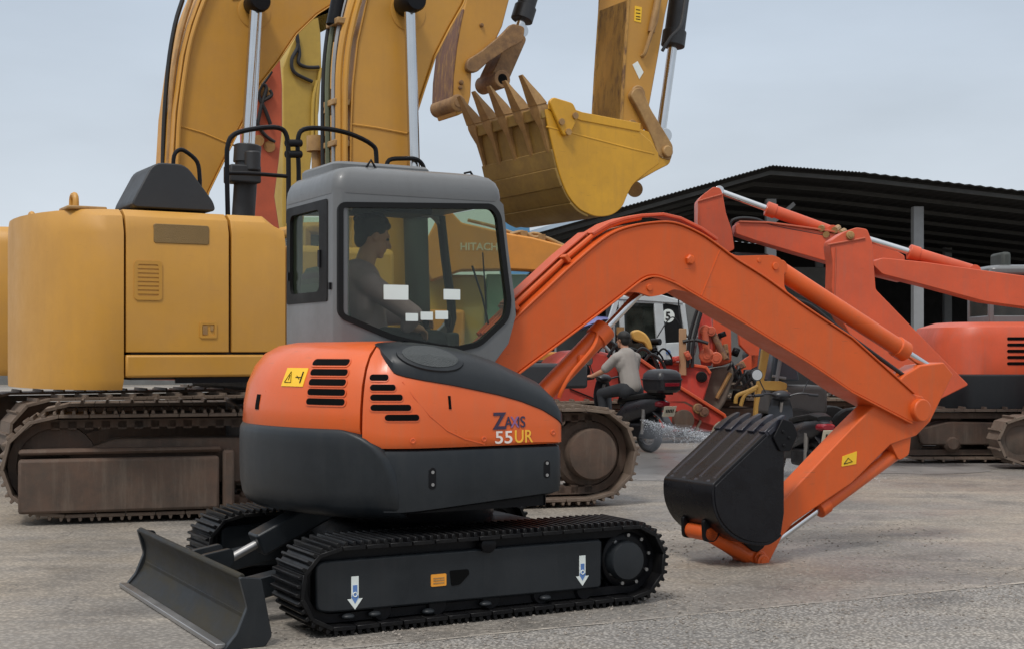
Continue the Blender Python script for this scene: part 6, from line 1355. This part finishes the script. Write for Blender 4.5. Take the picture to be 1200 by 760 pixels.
# ------------------------------------------------------------------ scooters and the rider
def scooter(label, loc, rz, box, col, group=None, mirror=False):
    t = thing('motor_scooter', label, 'scooter', loc, rz, group)          # local +x is forward, wheels 1.25 m apart
    for x in (-.62, .63):
        k = MB(); k.torus((x, 0, .27), (0, 1, 0), .215, .055, 30, 10); wh = k.build('wheel', M['tyre'], t)
        k = MB(); k.torus((x, 0, .27), (0, 1, 0), .165, .018, 26, 8); [k.cyl((x, 0, .27), (x + .16 * math.cos(a), 0, .27 + .16 * math.sin(a)), .014, seg=6) for a in [R(72 * i) for i in range(5)]]; k.lathe((x, -.05, .27), (0, 1, 0), [(0, .04), (.1, .04)], 14); k.build('rim', M['steel'], wh)
    k = MB(); k.loft([[(x, y * w_, z + (0 if y > -9 else 0)) for x, z in [(0, 0)] for y in (0,)] for w_ in (1,)]) if False else None
    def sec(x, zc, hz, hy, n=14): return [(x, hy * math.copysign(abs(math.cos(a)) ** .7, math.cos(a)), zc + hz * math.copysign(abs(math.sin(a)) ** .7, math.sin(a))) for a in [2 * math.pi * i / n for i in range(n)]]
    k.loft([sec(-.95, .72, .03, .05), sec(-.85, .70, .10, .12), sec(-.6, .64, .15, .16), sec(-.25, .56, .17, .17), (sec(-.02, .42, .14, .15)), sec(.1, .32, .07, .15), sec(.38, .30, .06, .14)]); k.build('body', col, t)
    k = MB(); k.loft([sec(.36, .36, .10, .10), sec(.42, .55, .16, .16), sec(.46, .78, .15, .17), sec(.46, .95, .07, .13), sec(.44, 1.0, .03, .08)]); k.build('leg_shield', col, t)
    k = MB(); k.loft([sec(-.88, .80, .03, .09), sec(-.7, .81, .055, .13), sec(-.35, .77, .05, .14), sec(-.05, .73, .05, .11), sec(.02, .70, .03, .07)]); k.build('seat', M['seal'], t)
    k = MB(); k.tube([(.42, 0, .95), (.63, 0, .27)], .022, 8); [k.tube([(.52, s_ * .07, .6), (.63, s_ * .07, .27)], .02, 8) for s_ in (-1, 1)]; k.build('front_fork', M['steel'], t)
    k = MB(); k.loft([sec(.40, .52, .02, .07), sec(.56, .56, .03, .075), sec(.75, .52, .025, .07), sec(.88, .42, .015, .05)]); k.build('front_fender', col, t)
    k = MB(); k.tube(crom([(.28, -.36, 1.04), (.33, -.2, 1.06), (.40, 0, 1.01), (.33, .2, 1.06), (.28, .36, 1.04)], 5), .014, 8); [k.cyl((.285, s_ * .30, 1.045), (.265, s_ * .42, 1.035), .02, seg=10) for s_ in (-1, 1)]
    k.ell((.43, 0, 1.03), (.09, .13, .07)); hb_ = k.build('handlebar', M['plastic'], t)
    for s_ in (-1, 1):
        k = MB(); k.tube(crom([(.33, s_ * .24, 1.06), (.34, s_ * .30, 1.18), (.31, s_ * .35, 1.27)], 4), .008, 6); k.lathe((.325, s_ * .37, 1.30), (1, 0, 0), [(-.02, .075), (0, .08), (.015, .06), (.02, .001)], 18); mi_ = k.build('mirror', M['plastic'], hb_)
        k = MB(); k.lathe((.303, s_ * .37, 1.30), (1, 0, 0), [(-.002, .001), (-.002, .066), (.002, .066)], 18); k.build('mirror_glass', M['chrome'], mi_)
    k = MB(); k.loft([sec(-.99, .70, .03, .06), sec(-.955, .70, .045, .10), sec(-.88, .70, .05, .115)]); k.build('tail_light', M['taillight'], t)
    k = MB(); k.loft([sec(-1.05, .40, .02, .08), sec(-.95, .50, .02, .09), sec(-.80, .58, .02, .09)]); fd_ = k.build('rear_fender', M['plastic'], t)
    Rp = Matrix.Rotation(R(-22), 3, 'Y'); k = MB(); k.box((-1.06, 0, .60), (.008, .22, .16), Rp); pl_ = k.build('licence_plate', M['plate'], t, .004)
    k = MB(); [k.box((-1.067 - .004, y, .605), (.004, .016, .05), Rp) for y in (-.06, -.03, .0, .03, .06)]; k.build('plate_digits', M['seal'], pl_)
    k = MB(); k.tube(crom([(-.2, -.13, .25), (-.5, -.16, .24), (-.9, -.17, .36)], 5), [.03] * 5 + [.045] * 6, 10); k.build('exhaust', M['steel'], t)
    k = MB(); k.bx(-.75, -.15, -.11, .13, .2, .42); k.build('engine', M['black'], t, .04)
    for s_ in (-1, 1):
        k = MB(); k.cyl((-.62, s_ * .12, .27), (-.66, s_ * .13, .62), .03, seg=10); k.build('shock', M['steel'], t)
    if box:
        k = MB(); k.loft([[(a_, b_, z_) for a_, b_ in rrect(-1.12 + i, -.68 - i, -.22 + i, .22 - i, .09, 5)] for i, z_ in ((.05, .86), (.01, .90), (0, 1.02), (.0, 1.03), (-.012, 1.035), (-.012, 1.05), (.0, 1.055), (.01, 1.12), (.05, 1.17), (.12, 1.19))]); bx_ = k.build('top_case', M['plastic'], t)
        k = MB(); k.bx(-1.128, -1.115, -.13, .13, .95, 1.0); k.build('reflector', M['taillight'], bx_, .004)
        k = MB(); k.bx(-1.0, -.72, -.12, .12, .83, .86); k.build('carrier', M['black'], t)
    return t
sx, sy, srz = 1.60, 19.9, 124
scooter('black scooter with a top case, ridden by a man, behind the brown track', (sx, sy, 0), srz, True, M['plastic'])
scooter('black scooter with red tail lamp and cream plate parked behind the black bucket', (3.19, 15.4, 0), 101, False, M['plastic']).scale = (.92, .92, .90)
rd = MB(); hp_ = Vector((-.22, 0, .90)); shd = Vector((-.10, 0, 1.36)); hd_ = Vector((-.03, 0, 1.60))
head(rd, hd_, (1, .2, -.1), (0, 0, 1)); rd.capsule(hd_ - Vector((.02, 0, .07)), shd + Vector((0, 0, .03)), .056, .066); rd.capsule(shd, hp_, .13, .13)
for s_ in (-1, 1):
    so2 = shd + Vector((0, s_ * .18, -.02)); el = Vector((.08, s_ * .30, 1.14)); hn2 = Vector((.25, s_ * .36, 1.07))
    rd.capsule(shd + Vector((0, s_ * .08, 0)), so2, .08, .062); rd.capsule(so2, el, .055, .042); rd.capsule(el, hn2, .042, .03); hand(rd, hn2, (.9, s_ * .2, -.1), (0, 0, 1), -s_)
    kn = Vector((.22, s_ * .20, .82)); rd.capsule(hp_ + Vector((0, s_ * .08, 0)), kn, .09, .066); rd.capsule(kn, Vector((.16, s_ * .2, .44)), .06, .04); rd.capsule(Vector((.14, s_ * .2, .40)), Vector((.32, s_ * .21, .38)), .045, .035)
rider = rd.build('person', M['skin']); remesh(rider, .010); rider.location = (sx, sy, 0); rider.rotation_euler = (0, 0, R(srz))
tag(rider, 'man in a grey-beige shirt riding the black scooter with the top case', 'person')
k = MB(); k.capsule(shd + Vector((0, 0, -.01)), hp_ + Vector((0, 0, .02)), .148, .15); k.ell(shd - Vector((.02, 0, .1)), (.13, .20, .18))
for s_ in (-1, 1):
    so2 = shd + Vector((0, s_ * .18, -.02)); el = Vector((.08, s_ * .30, 1.14)); k.capsule(shd + Vector((0, s_ * .08, 0)), so2, .09, .08); k.capsule(so2, so2.lerp(el, .75), .078, .07)
remesh(k.build('shirt', M['shirt2'], rider), .012)
k = MB(); k.capsule(hp_ + Vector((0, -.06, -.04)), hp_ + Vector((0, .06, -.04)), .135, .135)
for s_ in (-1, 1): kn = Vector((.22, s_ * .20, .82)); k.capsule(hp_ + Vector((0, s_ * .08, 0)), kn, .105, .08); k.capsule(kn, Vector((.16, s_ * .2, .46)), .075, .06)
remesh(k.build('trousers', M['trousers'], rider), .014)
k = MB(); k.ell(hd_ + Vector((-.02, 0, .045)), (.108, .092, .09)); k.ell(hd_ + Vector((-.06, 0, -.01)), (.06, .078, .08)); remesh(k.build('hair', M['hair'], rider), .012, 2)
eyes('eyes', hd_, (1, .2, -.1), (0, 0, 1), rider)

# ------------------------------------------------------------------ water spray of the pressure washer and the wet ground
def spray_mat(name, dens):
    m = bpy.data.materials.new(name); m.use_nodes = True; n = m.node_tree.nodes; l = m.node_tree.links
    for q in list(n):
        if q.type != 'OUTPUT_MATERIAL': n.remove(q)
    v = n.new('ShaderNodeVolumePrincipled'); v.inputs['Color'].default_value = (.95, .96, 1, 1); v.inputs['Anisotropy'].default_value = 0
    tc = n.new('ShaderNodeTexCoord'); no = n.new('ShaderNodeTexNoise'); no.inputs['Scale'].default_value = 2.5; no.inputs['Detail'].default_value = 4; l.new(tc.outputs['Object'], no.inputs['Vector'])
    mr = n.new('ShaderNodeMapRange'); mr.inputs[1].default_value = .4; mr.inputs[2].default_value = .7; mr.inputs[3].default_value = dens * .15; mr.inputs[4].default_value = dens; l.new(no.outputs['Fac'], mr.inputs[0]); l.new(mr.outputs[0], v.inputs['Density']); l.new(v.outputs[0], n['Material Output'].inputs['Volume'])
    return m
k = MB(); Ys = 16.4
P_ = lambda px, py, Y=Ys: Vector(((px - 600) / FPX * Y, Y, EYE - (py - HOR) / FPX * Y))
k = MB(); rnd = random.Random(11); J0 = P_(752, 491, 17.4); J1 = P_(1000, 552, 15.2)
for i in range(9000):
    t = rnd.random() ** .75; c = J0.lerp(J1, t); rad = .012 + .16 * t; fall = abs(rnd.gauss(0, .05 + .16 * t))
    c = c + Vector((rnd.gauss(0, rad), rnd.gauss(0, rad), rnd.gauss(0, rad * .35) - (fall if rnd.random() < .6 else 0)))
    if c.z < .01: c.z = rnd.uniform(.01, .04)
    q = rnd.uniform(.003, .008) * (1.25 - .4 * t); a = [Vector((rnd.uniform(-1, 1), rnd.uniform(-1, 1), rnd.uniform(-1, 1))).normalized() * q for _ in range(4)]
    k.add([c + x for x in a], [(0, 1, 2), (0, 1, 3), (0, 2, 3), (1, 2, 3)])
jet = k.build('water_spray', mat('white_water', (.82, .84, .86), .3, vary=.05)); jet['kind'] = 'stuff'; tag(jet, 'thin white water jet and droplets shooting low over the wet ground', 'water spray')
k = MB()
for px, py, a, b, c in ((775, 512, .30, .35, .20), (800, 517, .38, .4, .22), (830, 526, .5, .5, .24), (870, 532, .6, .5, .26), (915, 540, .7, .6, .30), (960, 548, .7, .6, .32)): k.ell(P_(px, py, 16.6), (a, b, c))
mist = k.build('water_mist', spray_mat('water_mist', 1.0)); remesh(mist, .06, 4); mist['kind'] = 'stuff'; tag(mist, 'low cloud of white spray drifting over the wet ground behind the bucket', 'water spray')
k = MB(); rnd = random.Random(5); ring = []
for i in range(60):
    a = 2 * math.pi * i / 60; r_ = 1 + .28 * math.sin(3 * a + 1) + .14 * math.sin(7 * a) + rnd.uniform(-.05, .05); ring.append((3.1 + 3.2 * r_ * math.cos(a), 17.2 + 2.0 * r_ * math.sin(a), .004))
k.add(ring, [list(range(60))]); structure(k.build('wet_patch', M['puddle']))

k = MB(); rnd = random.Random(21)
def stone(x, y, r, z0=.004):
    vs = []; n_ = 5
    for zz, q in ((0, 1.0), (.5, .9), (.9, .45)):
        vs += [(x + r * q * math.cos(6.283 * i / n_) * rnd.uniform(.7, 1.2), y + r * q * math.sin(6.283 * i / n_) * rnd.uniform(.7, 1.2), z0 + r * zz * rnd.uniform(.6, 1)) for i in range(n_)]
    fs = [[j * n_ + i, j * n_ + (i + 1) % n_, (j + 1) * n_ + (i + 1) % n_, (j + 1) * n_ + i] for j in range(2) for i in range(n_)] + [[2 * n_ + i for i in range(n_)]]
    k.add(vs, fs)
for i in range(2600):
    t = rnd.uniform(-4, 5); off = -abs(rnd.gauss(0, .7)) if rnd.random() < .8 else rnd.gauss(0, .15); q = p0 + d * t + nn * off; stone(q.x, q.y, rnd.choice((.004, .005, .006, .009)), .006)
for i in range(900):
    u_ = rnd.uniform(-1.3, 1.3); v_ = rnd.choice((-1.05, -.8, .8)) + rnd.gauss(0, .16); X = mf.x + u_ * mf.c - v_ * mf.s; Y = mf.y + u_ * mf.s + v_ * mf.c; stone(X, Y, rnd.choice((.005, .007, .010)), .001)
for i in range(900):
    X = rnd.uniform(.5, 3.4); Y = rnd.uniform(7.3, 11.5); stone(X, Y, rnd.choice((.004, .006, .010)), .001)
g_ = k.build('gravel', mat('grey_tan_gravel', (.24, .21, .18), .9, vary=.5, vscale=23)); g_['kind'] = 'stuff'; tag(g_, 'loose grit and small stones scattered over the yard surface', 'gravel')
